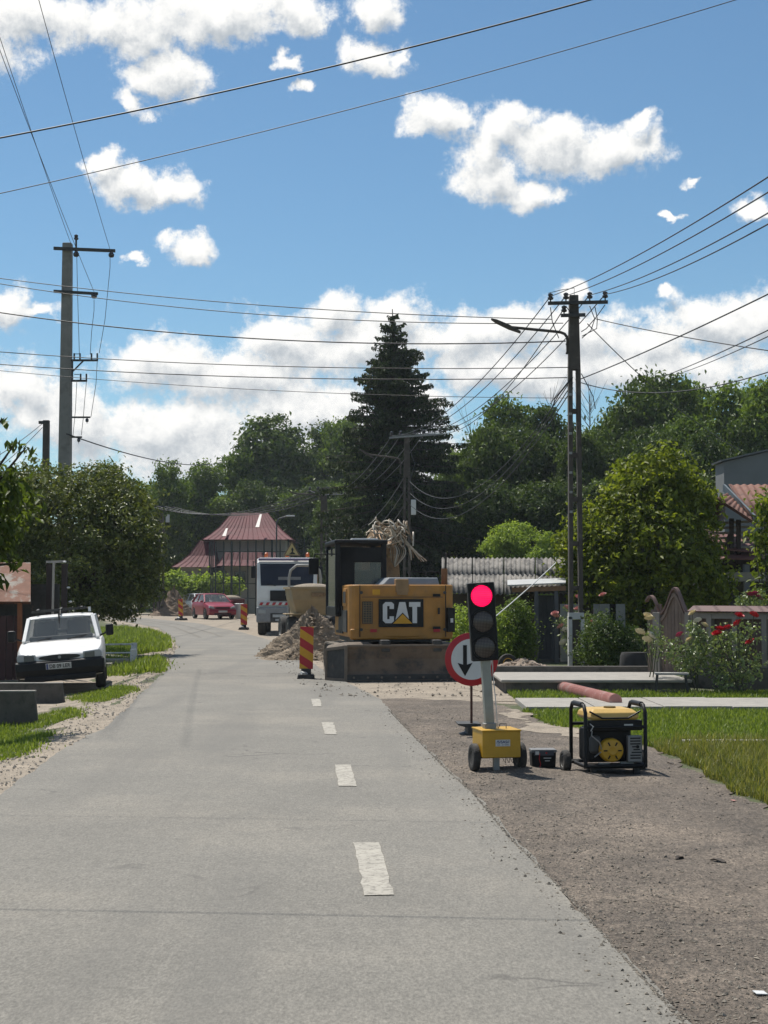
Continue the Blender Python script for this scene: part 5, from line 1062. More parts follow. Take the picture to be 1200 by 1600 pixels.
def lamp_arm(parent, a, b, r=.03, hr=.09):
    """curved bracket rising from a and reaching to b with a flat lamp head"""
    a, b = Vector(a), Vector(b); d = b-a
    pts = [a, a+Vector((0,0,d.z*.5)), a+Vector((d.x*.012,0,d.z*.62)), a+Vector((d.x*.05,0,d.z*.74)), a+Vector((d.x*.12,0,d.z*.80)), a+Vector((d.x*.22,0,d.z*.83)), b]
    ar = MB().tube(pts, r, 8).build('lamp_arm', M_poled, parent, smooth=60); u = d.normalized()
    MB().loft([[(b+u*t+Vector((0,w*q,h*s))) for q, s in ((-1,-.5),(1,-.5),(1,.5),(-1,.5))] for t, w, h in ((-.28,.05,.05),(0,.09,.09),(.3,.09,.07),(.42,.04,.03))]).build('lamp_head', M_poled, ar, bevel=.01)
def lattice_pole(label, px, Y, top_py, solid, white=True, w=.26, arms=(), name='utility_pole'):
    b = G(px, Y); h = at(px, top_py, Y).z - b.z; p = thing(name, label, 'utility pole', b); lw = w*.34
    MB().loft([[(-q/2,-w*.4,z),(q/2,-w*.4,z),(q/2,w*.4,z),(-q/2,w*.4,z)] for z, q in ((h-solid,w),(h,w*.72))]).build('pole_head', M_poled, p, bevel=.012)
    for s in (-1,1): MB().loft([[(s*(q/2-lw)if s<0 else q/2-lw,-w*.4,z),(s*q/2 if s<0 else q/2,-w*.4,z),(s*q/2 if s<0 else q/2,w*.4,z),(s*(q/2-lw) if s<0 else q/2-lw,w*.4,z)] for z, q in ((1.22 if white else 0,w*1.16),(h-solid+.002,w*1.0))]).build('leg', M_poled, p)
    z = 1.75
    while z < h-solid-.3: MB().box((0,0,z),(w*.5,w*.6,.10)).build('rung', M_poled, p); z += .95
    if white:
        wf = MB().box((0,0,1.16),(w*1.24,w*.9,.14)).build('painted_foot', mat('whitewash', (.62,.62,.60), .8, var=.12, scale=5), p)
        for s in (-1,1): MB().box((s*w*.50,0,.56),(w*.30,w*.9,1.16)).build('foot_cheek', MATS['whitewash'], wf)
        MB().box((0,.02,.5),(w*.7,w*.6,1.15)).build('foot_web', M_poled, wf)
    return p, b, h
# ---- near right pole
RP, rb, rh = lattice_pole('dark concrete lattice pole with white painted foot, right of the road', 899, 32.2, 462, 1.62)
def loc(p, base): return p - base
Yr = 32.2; am = []
MB().bar(loc(at(855,476,Yr),rb)+Vector((0,-.15,0)), loc(at(948,474,Yr),rb)+Vector((0,-.15,0)), .06, .07).build('crossarm', M_dst, RP)
MB().bar(loc(at(875,495,Yr),rb)+Vector((0,-.15,0)), loc(at(913,494,Yr),rb)+Vector((0,-.15,0)), .06, .07).build('crossarm', M_dst, RP)
RI = []
for px, py in ((859,471),(883,470),(920,469),(944,468),(880,490)):
    c = loc(at(px,py,Yr),rb)+Vector((0,-.15,0)); insulator(RP, c, 1.3); RI.append(c+rb+Vector((0,0,.08)))
lamp_arm(RP, loc(at(887,552,Yr),rb), loc(at(795,511,Yr),rb), .032)
for py in (538, 552): MB().bar(loc(at(884,py,Yr),rb), loc(at(905,py,Yr),rb), .04).build('lamp_clamp', M_dst, RP)
MB().tube([loc(at(*q,Yr),rb)+Vector((0,-.14,0)) for q in ((859,470),(856,460),(876,455),(896,452),(896,465))], .008, 5).build('jumper_wire', M_wire, RP)
for q in (((920,480),(928,500),(922,518),(908,530)), ((944,478),(932,495),(915,515),(907,520)), ((859,482),(862,505),(868,520),(872,530)), ((883,480),(890,490),(902,494),(905,500)), ((928,480),(932,500),(931,515),(908,527)), ((893,590),(880,606),(866,624),(862,640)), ((907,585),(915,600),(925,620),(929,640)), ((893,592),(884,603),(872,618),(862,636))):
    MB().tube([loc(at(*p,Yr),rb)+Vector((0,-.13,0)) for p in q], .010, 5).build('drop_cable', M_wire, RP)
for k in range(7): MB().box((-.10,-.12,5.9-.42*k),(.06,.05,.05)).build('cable_clip', M_steel, RP)
# ---- second and third poles, far pole
P2, b2, h2 = lattice_pole('second concrete utility pole standing in front of the spruce', 636, 62, 682, 1.7, False, .28)
Y2 = 61.8; A2 = []
MB().bar(loc(at(608,684,Y2),b2), loc(at(692,678,Y2),b2), .07, .07).build('crossarm', M_steel, P2)
for px in (612, 626, 648, 662, 688):
    c = loc(at(px,681-(px-612)*.06,Y2),b2); insulator(P2, c, 1.6); A2.append(c+b2)
lamp_arm(P2, loc(at(626,740,Y2),b2), loc(at(575,710,Y2),b2), .035)
MB().box(loc(at(646,793,Y2),b2)+Vector((0,-.2,0)), (.20,.12,.62)).build('meter_box', M_wht, P2, bevel=.02)
MB().tube([loc(at(*q,Y2),b2) for q in ((640,700),(648,725),(641,750),(647,780))], .014, 5).build('cable', M_wireg, P2)
P3, b3, h3 = lattice_pole('third utility pole farther along, above the truck and digger cab', 506, 92, 762, 1.4, False, .42)
Y3 = 91.7; A3 = []
MB().bar(loc(at(482,768,Y3),b3), loc(at(528,768,Y3),b3), .08, .08).build('crossarm', M_dst, P3)
for px in (484, 497, 512, 526): c = loc(at(px,766,Y3),b3); insulator(P3, c, 1.8); A3.append(c+b3)
lamp_arm(P3, loc(at(500,782,Y3),b3), loc(at(462,771,Y3),b3), .04)
P4, b4, h4 = lattice_pole('thin utility pole at the far left bend beside the earth bank', 252, 98, 795, 1.3, False, .36)
MB().bar(loc(at(226,789,97.8),b4), loc(at(272,793,97.8),b4), .08).build('crossarm', M_dst, P4); MB().box(loc(at(262,810,97.6),b4), (.22,.2,.5)).build('lamp_head', M_plate, P4)
P4b, b4b, h4b = lattice_pole('thin pole just left of the far bend pole, behind the roadside tree', 244, 99, 800, 1.2, False, .30)
# ---- tall concrete pole, left
Yl = 46; b = G(100, Yl); hl = at(97, 380, Yl).z - b.z; PL = thing('power_pole', 'tall grey concrete power pole rising behind the roadside tree', 'utility pole', b)
MB().loft([[(-q*.5,-q*.45,z),(q*.5,-q*.45,z),(q*.5,q*.45,z),(-q*.5,q*.45,z)] for z, q in ((-.1,.44),(hl,.285))]).build('shaft', M_pole, PL, bevel=.03)
def L(px, py, dy=-.24): return at(px, py, Yl+dy) - b
MB().bar(L(84,388), L(180,392), .09, .09).build('crossarm', M_dst, PL); MB().bar(L(84,455), L(153,459), .09, .08).build('crossarm', M_dst, PL)
MB().cyl(L(119,388), L(119,372), .03).build('pin', M_dst, PL); insulator(PL, L(119,375), 1.5)
for px, py in ((119,397),(174,398),(147,462)): MB().lathe([(.001,-.09),(.06,-.08),(.09,-.04),(.09,.02),(.05,.06),(.05,.09),(.001,.1)], L(px,py), 'z', 12).build('strain_insulator', M_ins, PL, smooth=50)
for px0, px1, py in ((111,153,563),(111,136,595)):
    MB().bar(L(px0,py), L(px1,py), .06).build('switch_bracket', M_dst, PL)
    for q in ((116,125,143,152) if px1 > 140 else (126,135)): MB().bar(L(q,py), L(q,py-11), .045).build('switch_post', M_dst, PL)
    MB().bar(L(116,py-10), L(124,py-10), .02).build('switch_blade', M_wireg, PL)
MB().bar(L(113,563), L(113,596), .05).build('switch_riser', M_dst, PL); MB().bar(L(114,580), L(130,564), .04).build('brace', M_dst, PL)
for px1, py in ((141,652),(128,683)): MB().bar(L(112,py), L(px1,py), .05).build('lower_bracket', M_dst, PL); MB().lathe([(.001,-.08),(.05,-.05),(.05,.02),(.001,.06)], L(px1-5,py+4), 'z', 10).build('insulator', M_ins, PL, smooth=50)
for q in (((120,400),(121,450),(124,552)), ((172,402),(172,418),(164,500),(155,552)), ((147,468),(147,485),(143,520),(141,554)), ((152,565),(150,600),(142,652)), ((135,597),(132,630),(130,655)), ((120,597),(118,640),(114,682)), ((138,655),(136,662),(134,655)), ((124,686),(123,694),(121,686)), ((130,655),(127,680))):
    MB().tube([L(*p) for p in q], .009, 5).build('jumper_wire', M_wireg, PL)
b = G(70, 52); h = at(70,657,52).z-b.z; PD = thing('wooden_pole', 'short dark pole showing above the tree left of the tall concrete pole', 'utility pole', b)
MB().loft([[(-q,-q,z),(q,-q,z),(q,q,z),(-q,q,z)] for z, q in ((0,.13),(h,.10))]).build('shaft', M_poled, PD); MB().box((-.14,-.1,h-.08),(.2,.1,.10)).build('bracket', M_dst, PD)
# ---- wires
g1 = 'line wires leaving the near pole towards the upper right'
for k, (i, y1) in enumerate(((0,275),(1,300),(2,334),(3,352))): wire(('uppermost','second','third','lowest')[k]+' of four line wires from the near pole up to the right edge', RI[i], at(1240, y1-24, 15), .12, .009, g1)
g2 = 'line wires between the near and second poles'
for k, i in enumerate((0,1,2,3,4)): wire(('leftmost','second','third','fourth','lowest')[k]+' of five line wires slanting from the near pole down to the second pole', RI[i], A2[k], .75, .012, g2)
for k in range(3): wire(('upper','middle','lower')[k]+' slack service cable from the near pole shaft to the second pole', at(895,590+8*k,32), at(640,752+18*k,61.8), 1.5, .012, 'service cables between the near and second poles')
g3 = 'line wires between the second and third poles'
for k in range(4): wire(('leftmost','second','third','rightmost')[k]+' of the pale wires sagging from the second pole to the third pole', A2[k], A3[k], 1.1, .016, g3, M_wireg)
for k in range(3): wire(('upper','middle','lower')[k]+' slack grey cable below the lamp between the second and third poles', at(632,745+22*k,61.8), at(506,800+14*k,91.7), 1.6, .016, 'slack cables between second and third poles', M_wireg)
g4 = 'line wires from the third pole to the far left bend'
for k in range(4): wire(('leftmost','second','third','rightmost')[k]+' of the grey wires hanging from the third pole to the far bend', A3[k], at(228+14*k,789+k,97.8), 1.0, .02, g4, M_wireg)
T_ = [('highest thin wire crossing the picture behind the tall concrete pole',(-160,412,36),(862,499,32.1),.25,.010),
 ('second thin wire crossing just under the highest crossing wire',(-160,414,36.5),(880,505,32.1),.42,.010),
 ('thick dark cable crossing at half height of the tall concrete pole',(-160,462,34),(884,533,32.1),.42,.014),
 ('wire crossing level with the switch bracket of the concrete pole',(-160,536,35),(890,574,32.1),.22,.010),
 ('lower wire crossing just beneath the switch bracket',(-160,556,34.5),(886,590,32.1),.22,.011),
 ('lowest thin wire crossing in front of the spruce',(-160,562,36),(890,622,32.2),.22,.007),
 ('thick black cable spanning high overhead from the left edge to the top',(-260,262,9.7),(1000,-22,9.7),.08,.0062),
 ('thinner cable spanning overhead below the thick black one',(-260,357,13.2),(1220,-22,13.2),.12,.0045),
 ('wire rising from the near pole shaft to the upper right edge',(908,592,32.2),(1260,430,20),.05,.012),
 ('wire descending gently from the near pole head to the right edge',(930,498,32.2),(1260,556,24),.05,.010),
 ('steep service wire dropping from the near pole to the grey-gabled house',(918,506,32.2),(1160,706,46),.25,.011),
 ('wire from the near pole shaft running level to the right edge',(908,598,32.2),(1260,560,22),.35,.010),
 ('upper of two wires rising out of the right-hand wood',(1020,594,44),(1260,487,18),.05,.010),
 ('lower of two wires rising out of the right-hand wood',(1060,584,44),(1260,497,18),.05,.009),
 ('cable running right from the tall concrete pole behind the tree',(104,678,45),(350,722,104),.5,.022),
 ('upper wire leaving the short dark pole to the left edge',(66,662,52),(-80,752,40),.15,.012),
 ('lower wire leaving the short dark pole to the left edge',(66,668,52),(-60,770,40),.15,.012),
 ('white guy wire slanting down past the shed roof',(868,880,34.5),(772,965,31),.02,.012)]
for lab, a, c, sg, r in T_: wire(lab, at(*a), at(*c), sg, r, m=M_wht if 'white guy' in lab else M_wire)
for k, (lab, a, c) in enumerate((('leftmost high-voltage wire climbing from the concrete pole to the upper left',(112,384,37.3),(-60,-125,22)), ('middle high-voltage wire climbing from the concrete pole to the upper left',(147,456,37.3),(-70,-110,22)), ('right high-voltage wire climbing from the concrete pole arm to the top edge',(172,390,37.3),(20,-150,21)))):
    wire(lab, at(*a), at(*c), .1, .0062)
# ---------------------------------------------------------------- left roadside: culvert walls, shed, frame, railing
for lab, px, py, hgt, yaw, dx in (('front dark concrete culvert wall at the left edge', 60, 1131, .45, .10, 0), ('rear concrete culvert wall beneath the white pickup nose', 102, 1099, .33, .06, 0)):
    q = P(px, py); t = thing('culvert_wall', lab, 'concrete wall', q, yaw)
    MB().hexa([Vector(p) for p in ((-2.6,0,-.1),(.0,0,-.1),(.0,.13,-.1),(-2.6,.13,-.1),(-2.6,0,hgt),(-.06,0,hgt),(-.06,.13,hgt),(-2.6,.13,hgt))]).build('wall', M_concd, t, bevel=.012)  # the wall face's shade is put into this dark concrete colour
    MB().box((-1.33,.065,hgt+.012),(2.56,.14,.02)).build('coping', M_conc, t)
Ys = 33; t = thing('tin_shed', 'shed with a rusty tin roof and dark red planks at the left edge', 'shed', G(-20, Ys))
b = t.location.copy()
M_rroof = mat('rusty_tin', (.24,.115,.075), .8, var=.2, scale=5, col2=(.34,.30,.255), f2=(.48,.58), s2=2.2, spec=.25, bump=.2, bscale=30)
def q4(pts, th, nm, m, par, **k):
    p = [Vector(x) for x in pts]; n_ = (p[1]-p[0]).cross(p[3]-p[0]).normalized()*th
    return MB().hexa(p+[x+n_ for x in p]).build(nm, m, par, **k)
for k in range(4):
    x0 = -3.0+.86*k
    a = at(48,941,Ys-.2)-b; top_ = at(48,880,Ys+1.2)-b
    q4([(a.x-.86*(k+1)+.01,a.y,a.z),(a.x-.86*k,a.y,a.z),(top_.x-.86*k,top_.y,top_.z),(top_.x-.86*(k+1)+.01,top_.y,top_.z)], .02, 'roof_sheet', M_rroof, t)
MB().bar(at(31,942,Ys)-b, at(31,1062,Ys)-b, .09).build('corner_post', mat('orange_rust', (.26,.09,.035), .8, var=.2), t); MB().bar(at(-90,942,Ys)-b, at(48,942,Ys)-b, .06).build('eave_beam', M_rust, t)
M_pk = mat('dark_red_plank', (.055,.022,.020), .8, var=.25, scale=5, rnd=.25)
for k in range(11): c0_ = at(27-11*k,962,Ys+.05)-b; MB().box((c0_.x,c0_.y,(c0_.z)/2),(.138,.025,c0_.z)).build('plank', M_pk, t)
MB().box((at(-40,950,Ys).x-b.x,1.2,1.0),(3.2,.05,2.2)).build('rear_wall', M_dst, t)
Yf = 33.6; b = G(88, Yf); t = thing('drying_rack', 'dark upright rack with a pale central post behind the pickup cab', 'rack', b)
for px, w in ((77,.12),(101,.13)): MB().bar(at(px,881,Yf)-b, Vector(((at(px,881,Yf)-b).x,0,0)), w, .05).build('dark_board', mat('dark_board', (.035,.022,.02), .8, var=.2), t)
MB().bar(at(84,879,Yf-.1)-b, Vector(((at(84,879,Yf)-b).x,-.1,0)), .045).build('pale_post', mat('pale_metal', (.42,.38,.34), .6), t); MB().bar(at(72,878,Yf-.1)-b, at(103,877,Yf-.1)-b, .04, .05).build('top_bar', MATS['pale_metal'], t)
for px, py in ((101,878),(107,918),(110,940)): MB().ball(at(px,py,Yf-.2)-b, .028, 8, 6, (1.5,1,.8)).build('white_fitting', M_wht, t, smooth=60)
q = P(212, 1037); t = thing('footbridge_railing', 'low white railing with stubby posts beside the grass bend', 'railing', q, .05)
M_ww = mat('flaky_white_paint', (.80,.79,.75), .8, var=.15, scale=8, col2=(.38,.35,.31), f2=(.58,.68), s2=9)
MB().box((-.06,0,.16),(.17,.15,.42), taper=.85).build('post', M_ww, t, bevel=.02); MB().box((-.16,1.0,.22),(.17,.14,.55), taper=.85).build('post', M_ww, t, bevel=.02); MB().box((-1.6,.9,.2),(.12,.12,.5), taper=.9).build('post', M_ww, t, bevel=.02)
for z, y in ((.46,1.0),(.24,.95)): MB().tube([(-.16,y,z),(-1.9,y-.1,z-.02)], .022, 8).build('rail', M_ww, t)
MB().box((-1.0,.05,.07),(1.7,.5,.10)).build('deck_slab', M_conc, t); MB().box((-1.1,-1.1,.02),(1.3,.35,.09)).build('step_slab', M_conc, t)
# ---------------------------------------------------------------- red-roofed house
Yh = 112; hb_ = G(385, Yh); t = thing('house', 'pale house with a flared dark red hipped tin roof at the bend', 'house', hb_)
M_rr = mat('dark_red_tin', (.125,.020,.026), .7, var=.2, scale=1.2, col2=(.18,.055,.052), f2=(.55,.75), s2=.9, spec=.25); M_wallh = mat('house_wall', (.50,.46,.39), .85, var=.08, scale=1)
def lp(px, py, dy=0): return at(px, py, Yh+dy) - hb_
def hip(nm, e0, e1, r0, r1, dep, par, flare=.35):
    """hipped roof with concave flare: eave left/right points, ridge left/right points, depth"""
    e0, e1, r0, r1 = map(Vector, (e0, e1, r0, r1)); rings = []
    for u in (0, .22, .5, 1):
        k = u + flare*u*(1-u)*1.0 ; zz = u - .28*u*(1-u)
        xl = e0.x+(r0.x-e0.x)*k; xr = e1.x+(r1.x-e1.x)*k; yf = e0.y+(dep/2)*k*.98; yb = e0.y+dep-(dep/2)*k*.98; z = e0.z+(r0.z-e0.z)*zz
        rings.append([(xl,yf,z),(xr,yf,z),(xr,yb,z),(xl,yb,z)])
    rf = MB().loft(rings).build(nm, M_rr, par)
    sm = MB(); n = int((e1.x-e0.x)/.42)
    for i in range(n+1):
        w = i/n; pa = [Vector(r[0]).lerp(Vector(r[1]), w)+Vector((0,-.02,.02)) for r in rings]; sm.tube(pa, .014, 4)
        pb = [Vector(r[0]).lerp(Vector(r[3]), w)+Vector((-.02,0,.02)) for r in rings]; sm.tube(pb, .014, 4)
    tag(sm.build('roof_seams', M_rr, rf), kind='stuff'); return rf
hip('roof', lp(316,843), lp(458,843), lp(354,797), lp(412,797), 8, t, .18)
hip('lower_roof', lp(268,886,-2), lp(338,886,-2), lp(306,843,-2), lp(330,843,-2), 5, t)
hip('porch_roof', lp(338,884,-2.5), lp(440,884,-2.5), lp(348,862,-2.5), lp(428,862,-2.5), 3, t)
def wallb(px0, px1, py, y0, y1, nm='wall'):
    a = lp(px0, py, y0); c = lp(px1, py, y0); MB().box(((a.x+c.x)/2,(y0+y1)/2,a.z/2),(c.x-a.x,y1-y0,a.z)).build(nm, M_wallh, t)
wallb(328,446,842,1,7); wallb(278,330,885,-1.2,2.5); wallb(350,430,884,-1.0,1)
for px in (345, 375, 410): wn_ = MB().box(lp(px,905,-1.06),(.9,.08,1.2)).build('window', mat('window_frame', (.25,.22,.20), .6), t); MB().box(lp(px,905,-1.12),(.75,.03,1.05)).build('pane', M_glsd, wn_)
for s in (290, 318): MB().box(lp(s,905,-1.26),(.8,.08,1.1)).build('window', MATS['window_frame'], t)
# sheets of bare tin on the hips
for a, c in (((350,838),(354,826)),((402,824),(407,804))): q4([lp(a[0]-3,a[1],-.3),lp(a[0]+3,a[1],-.3),lp(c[0]+2,c[1],1.2),lp(c[0]-1,c[1],1.2)], .03, 'bare_tin_strip', mat('bare_tin', (.55,.50,.46), .5), t)
# ---- tall dark mesh fence of the pitch
Yp = 101; fb = G(420, Yp); t = thing('pitch_fence', 'tall dark green steel post fence in front of the red-roofed house', 'fence', fb)
M_grn = mat('dark_green_steel', (.014,.024,.020), .5, var=.15)
for k in range(15):
    px = 337+12.6*k; tp = 846-.4*k; a = at(px,tp,Yp-.0)-fb; MB().bar((a.x,a.y,0),(a.x,a.y,a.z), .13 if k % 5 == 2 else .085).build('post', M_grn, t)
for k in range(3): a = at(333-.6*k,846,Yp+2.2*k+1)-fb; MB().bar((a.x-.1*k,a.y,0),(a.x-.1*k,a.y,a.z), .085).build('post', M_grn, t)
for py in (912, 935, 862): MB().bar(at(335,py,Yp)-fb, at(516,py,Yp)-fb, .05).build('rail', M_grn, t)
nn_ = MB(); [nn_.bar(at(335+1.8*k,848-.06*k,Yp+.06)-fb, Vector(((at(335+1.8*k,848,Yp+.06)-fb).x,.06,.1)), .012) for k in range(100)]; tag(nn_.build('mesh_net', M_grn, t), kind='stuff')
# ---------------------------------------------------------------- shed with corrugated roof
Yq = 36.6; qb = G(780, Yq); t = thing('shed', 'dark shed with a grey corrugated roof behind the traffic light', 'shed', qb)
M_asb = mat('asbestos_sheet', (.22,.205,.185), .9, var=.25, scale=3, col2=(.09,.085,.078), f2=(.44,.62), s2=4, bump=.3, bscale=50)
def lq(px, py, dy=0): return at(px, py, Yq+dy) - qb
def corrug(a, b_, c, d, per, amp, nm, m, par):
    """corrugated sheet: front-left a, front-right b, back-right c, back-left d; waves run front to back"""
    a, b_, c, d = map(Vector, (a, b_, c, d)); n = max(8, int((b_-a).length/per*6)); up = (b_-a).cross(d-a).normalized(); mb = MB(); rows = [[], []]
    for i in range(n+1):
        u = i/n; w = up*(amp*math.sin(2*math.pi*u*(b_-a).length/per)); rows[0].append(a.lerp(b_,u)+w); rows[1].append(d.lerp(c,u)+w)
    mb.loft(rows, closed=False, caps=False); o = mb.build(nm, m, par, smooth=180); md = o.modifiers.new('thick', 'SOLIDIFY'); md.thickness = .008; return o
for r, (p0, p1, dy0, dy1) in enumerate(((927,898,-.3,.9),(900,872,.82,2.1))):
    for k in range(4):
        x0, x1 = 690+49*k, 690+49*(k+1)-1
        a = lq(x0,p0,dy0); b_ = lq(x1,p0,dy0); d = lq(x0,p1,dy1); c = lq(x1,p1,dy1); sag_ = Vector((0,0,-.03*math.sin(k+r)))
        corrug(a+sag_, b_+sag_, c, d, .115, .022, 'roof_sheet', M_asb, t)
M_wood = mat('weathered_wood', (.075,.062,.052), .9, var=.25, scale=6, col2=(.12,.10,.085), s2=4, rnd=.2)
z_ = lq(780,926).z
MB().box((lq(770,926).x,.3,z_/2),(2.2,.1,z_-.06)).build('wall', M_wood, t)
a = lq(793,916,-.9); c = lq(884,912,-.9); d = lq(884,905,.2); e = lq(793,908,.2); q4([a,c,d,e], .03, 'porch_roof', mat('pale_tin', (.5,.5,.48), .5), t)
MB().bar(lq(800,922,-.8), lq(884,919,-.8), .05, .11).build('porch_beam', mat('bare_beam', (.30,.16,.08), .7, var=.2), t)
for px in (838, 869): p_ = lq(px,924,-.8); MB().bar(p_, (p_.x,p_.y,0), .09).build('porch_post', mat('grey_post', (.11,.11,.115), .8), t)
dr = lq(853,930,-.2); dd_ = MB().box((dr.x,dr.y,dr.z/2),(.40,.05,dr.z)).build('door', mat('door_grey', (.055,.056,.06), .7, var=.15, scale=4), t)
for k in range(4): MB().box((dr.x-.15+.1*k,dr.y-.032,dr.z/2),(.085,.014,dr.z-.08)).build('plank', MATS['door_grey'], dd_)
for k in range(7): p_ = lq(876+8*k,928,.0); MB().box((p_.x,p_.y,.85),(.118,.03,1.7)).build('plank', M_wood, t)
MB().box((lq(838,930).x,.2,.02),(1.6,1.4,.10)).build('door_step', M_concd, t)
for k, (px, py, sx_) in enumerate(((893,985,.5),(945,985,.5),(965,990,.35))): p_ = at(px,py,34.2); tag(MB().box((p_.x,34.2,.75),(sx_,.03,1.3)).build('fence_board', mat('pale_fence', (.24,.24,.23), .8, var=.15)), ('pale board fence piece left of the utility pole foot','pale board fence piece between the rose bush and the gate','narrow pale board beside the roofed gate')[k], 'fence')
# rubble, barrow wheel, pipe, bench
c = G(815, 29.5); mound('rubble_heap', 'low pale heap of broken brick and soil behind the crossing slab', c+Vector((0,0,0)), 1.0, 1.2, .34, mat('pale_rubble', (.34,.27,.21), .95, var=.3, scale=9, col2=(.25,.15,.11), s2=7, bump=.7, bscale=30), 9, cat='rubble', n=30)
c = at(793,1022,31); W_ = thing('barrow_wheel', 'small yellow-rimmed wheel lying against the weeds', 'wheel', Vector((c.x,31,.0)), math.radians(15)); wheel('tyre', W_, (0,0,.2), .2, .09, 'y', M_syel)
a, c = P(880,1084), P(962,1106); d = (c-a); pb = thing('drain_pipe', 'faded pink corrugated pipe lying on the grass behind the generator', 'pipe', a+Vector((0,0,.10)), math.atan2(d.y, d.x))
Lp = d.length; pr = []
for i in range(int(Lp/.03)+1):
    pr += [(.088, .03*i), (.098, .03*i+.008), (.098, .03*i+.018), (.088, .03*i+.024)]
M_pink = mat('faded_pink_plastic', (.60,.27,.22), .6, var=.12, scale=5, col2=(.62,.42,.36), s2=5)
MB().lathe(pr, (0,0,0), 'x', 18).build('tube', M_pink, pb, smooth=40); MB().lathe([(.001,-.05),(.07,-.045),(.105,-.02),(.105,.05)], (0,0,0), 'x', 18).build('socket', M_pink, pb, smooth=40)
Yb = 24.1; c = G(1047, Yb); t = thing('garden_bench', 'small grey bench with thin metal legs in front of the gate', 'bench', c, math.radians(-6))
zs = (at(1047,1051,Yb)-c).z
for k in range(3): MB().box((0,-.10+.10*k,zs-.015),(.52,.092,.03)).build('seat_slat', mat('bench_grey', (.33,.32,.30), .8, var=.15), t)
for x in (-.22,.22):
    for y in (-.12,.12): MB().tube([(x,y,zs-.03),(x*1.18,y*1.2,0)], .012, 6).build('leg', M_dst, t)
for y in (-.13,.13): MB().bar((-.25,y,.07),(.25,y,.07),.02).build('stretcher', M_dst, t)
# ---------------------------------------------------------------- low roofed garden fence with arched gate
FA, FB_ = Vector((4.45,27.3)), Vector((6.5,25.0))
def fpx(px):
    u = (px-600)/F*1.0; dx, dy = FB_.x-FA.x, FB_.y-FA.y; tt = (FA.x-u*FA.y)/(u*dy-dx); return FA+(FB_-FA)*tt
ud = (FB_-FA).normalized(); nrm = Vector((-ud.y, ud.x))           # pointing away from the road
if nrm.y < 0: nrm = -nrm
ang_f = math.atan2(ud.y, ud.x); fo = fpx(1074)
Fn = thing('garden_fence', 'low brown fence with a red tin cap and grey posts, right of the gate', 'fence', (fo.x, fo.y, 0), ang_f)
def fl(px): return (fpx(px)-fo).dot(ud)
M_cap = mat('cap_red', (.105,.038,.034), .7, var=.15, scale=3); M_gp = mat('grey_fence_post', (.27,.24,.21), .8, var=.12, scale=6); M_br = mat('brown_board', (.14,.092,.075), .8, var=.2, scale=6, rnd=.2)
fe = fl(1260); ztop = 1.30
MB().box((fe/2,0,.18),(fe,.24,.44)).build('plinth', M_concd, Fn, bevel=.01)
q4([(.12,-.17,ztop+.01),(fe,-.17,ztop+.01),(fe,0,ztop+.10),(.12,0,ztop+.10)], .02, 'cap_sheet', M_cap, Fn); q4([(.12,0,ztop+.105),(fe,0,ztop+.105),(fe,.17,ztop+.01),(.12,.17,ztop+.01)], .02, 'cap_sheet', M_cap, Fn)
MB().box((fe/2,-.05,ztop-.05),(fe,.10,.10)).build('top_rail', M_gp, Fn)
for px in (1078, 1112, 1152, 1198, 1240): MB().box((fl(px),-.06,.82),(.10,.10,.9)).build('post', M_gp, Fn)
k = 0; x = .08
while x < fe: MB().box((x,.03,.82),(.125,.02,.86)).build('board', M_br, Fn); x += .135
Gt = thing('arched_gate', 'brown double gate with a curved tin-capped arch between grey posts', 'gate', (fpx(1050).x, fpx(1050).y, 0), ang_f); go_ = fpx(1050)
def gl_(px): return (fpx(px)-go_).dot(ud)
x0, x1 = gl_(1032), gl_(1082); M_gw = mat('gate_brown', (.20,.145,.115), .8, var=.15, scale=6, rnd=.15)
def arch(u): return 1.22 + .50*math.exp(-((u-.47)/.27)**2) - .05*u
for k in range(9):
    u = (k+.5)/9; xx = x0+(x1-x0)*u; hh_ = arch(u)-.1; MB().box((xx,0,.14+hh_/2),((x1-x0)/9-.006,.035,hh_-.12)).build('board', M_gw, Gt)
pts = [(x0+(x1-x0)*i/24, arch(i/24)) for i in range(25)]
MB().loft([[(x,-.06,z),(x,.04,z),(x,.04,z+.045),(x,-.06,z+.045)] for x, z in pts]).build('arch_cap', mat('arch_tin', (.22,.135,.11), .7, var=.12), Gt, smooth=30)
MB().loft([[(x,-.05,z-.13),(x,.0,z-.13),(x,.0,z-.06),(x,-.05,z-.06)] for x, z in pts]).build('arch_trim', M_gw, Gt, smooth=30)
for px in (1028, 1084): MB().box((gl_(px),.0,.65),(.15,.16,1.3)).build('gate_post', M_gp, Gt, bevel=.01)
x2 = gl_(1010); MB().loft([[(x,-.05,z),(x,.04,z),(x,.04,z+.04),(x,-.05,z+.04)] for x, z in [(x2+(x0-x2)*i/14, 1.2+.36*math.sin(math.pi*min(1,.28+.72*i/14))) for i in range(15)]]).build('side_arch_cap', MATS['arch_tin'], Gt, smooth=30)
for k in range(4): MB().box((x2+(x0-x2)*(k+.5)/4,.02,.72),((x0-x2)/4-.006,.03,1.15+.1*k)).build('board', M_gw, Gt)
b = P(1000,1060); wt = thing('water_barrel', 'dark grey barrel standing left of the gate', 'barrel', G(990,27.6)); wt.scale = (.78,.78,.9); MB().lathe([(.28,0),(.33,.05),(.36,.3),(.34,.55),(.30,.62),(.27,.60),(.001,.55)], (0,0,0), 'z', 20).build('shell', mat('barrel_grey', (.035,.033,.032), .9), wt, smooth=50); MB().lathe([(.345,.14),(.352,.15),(.356,.17),(.35,.18)], (0,0,0), 'z', 20).build('hoop', M_dst, wt)
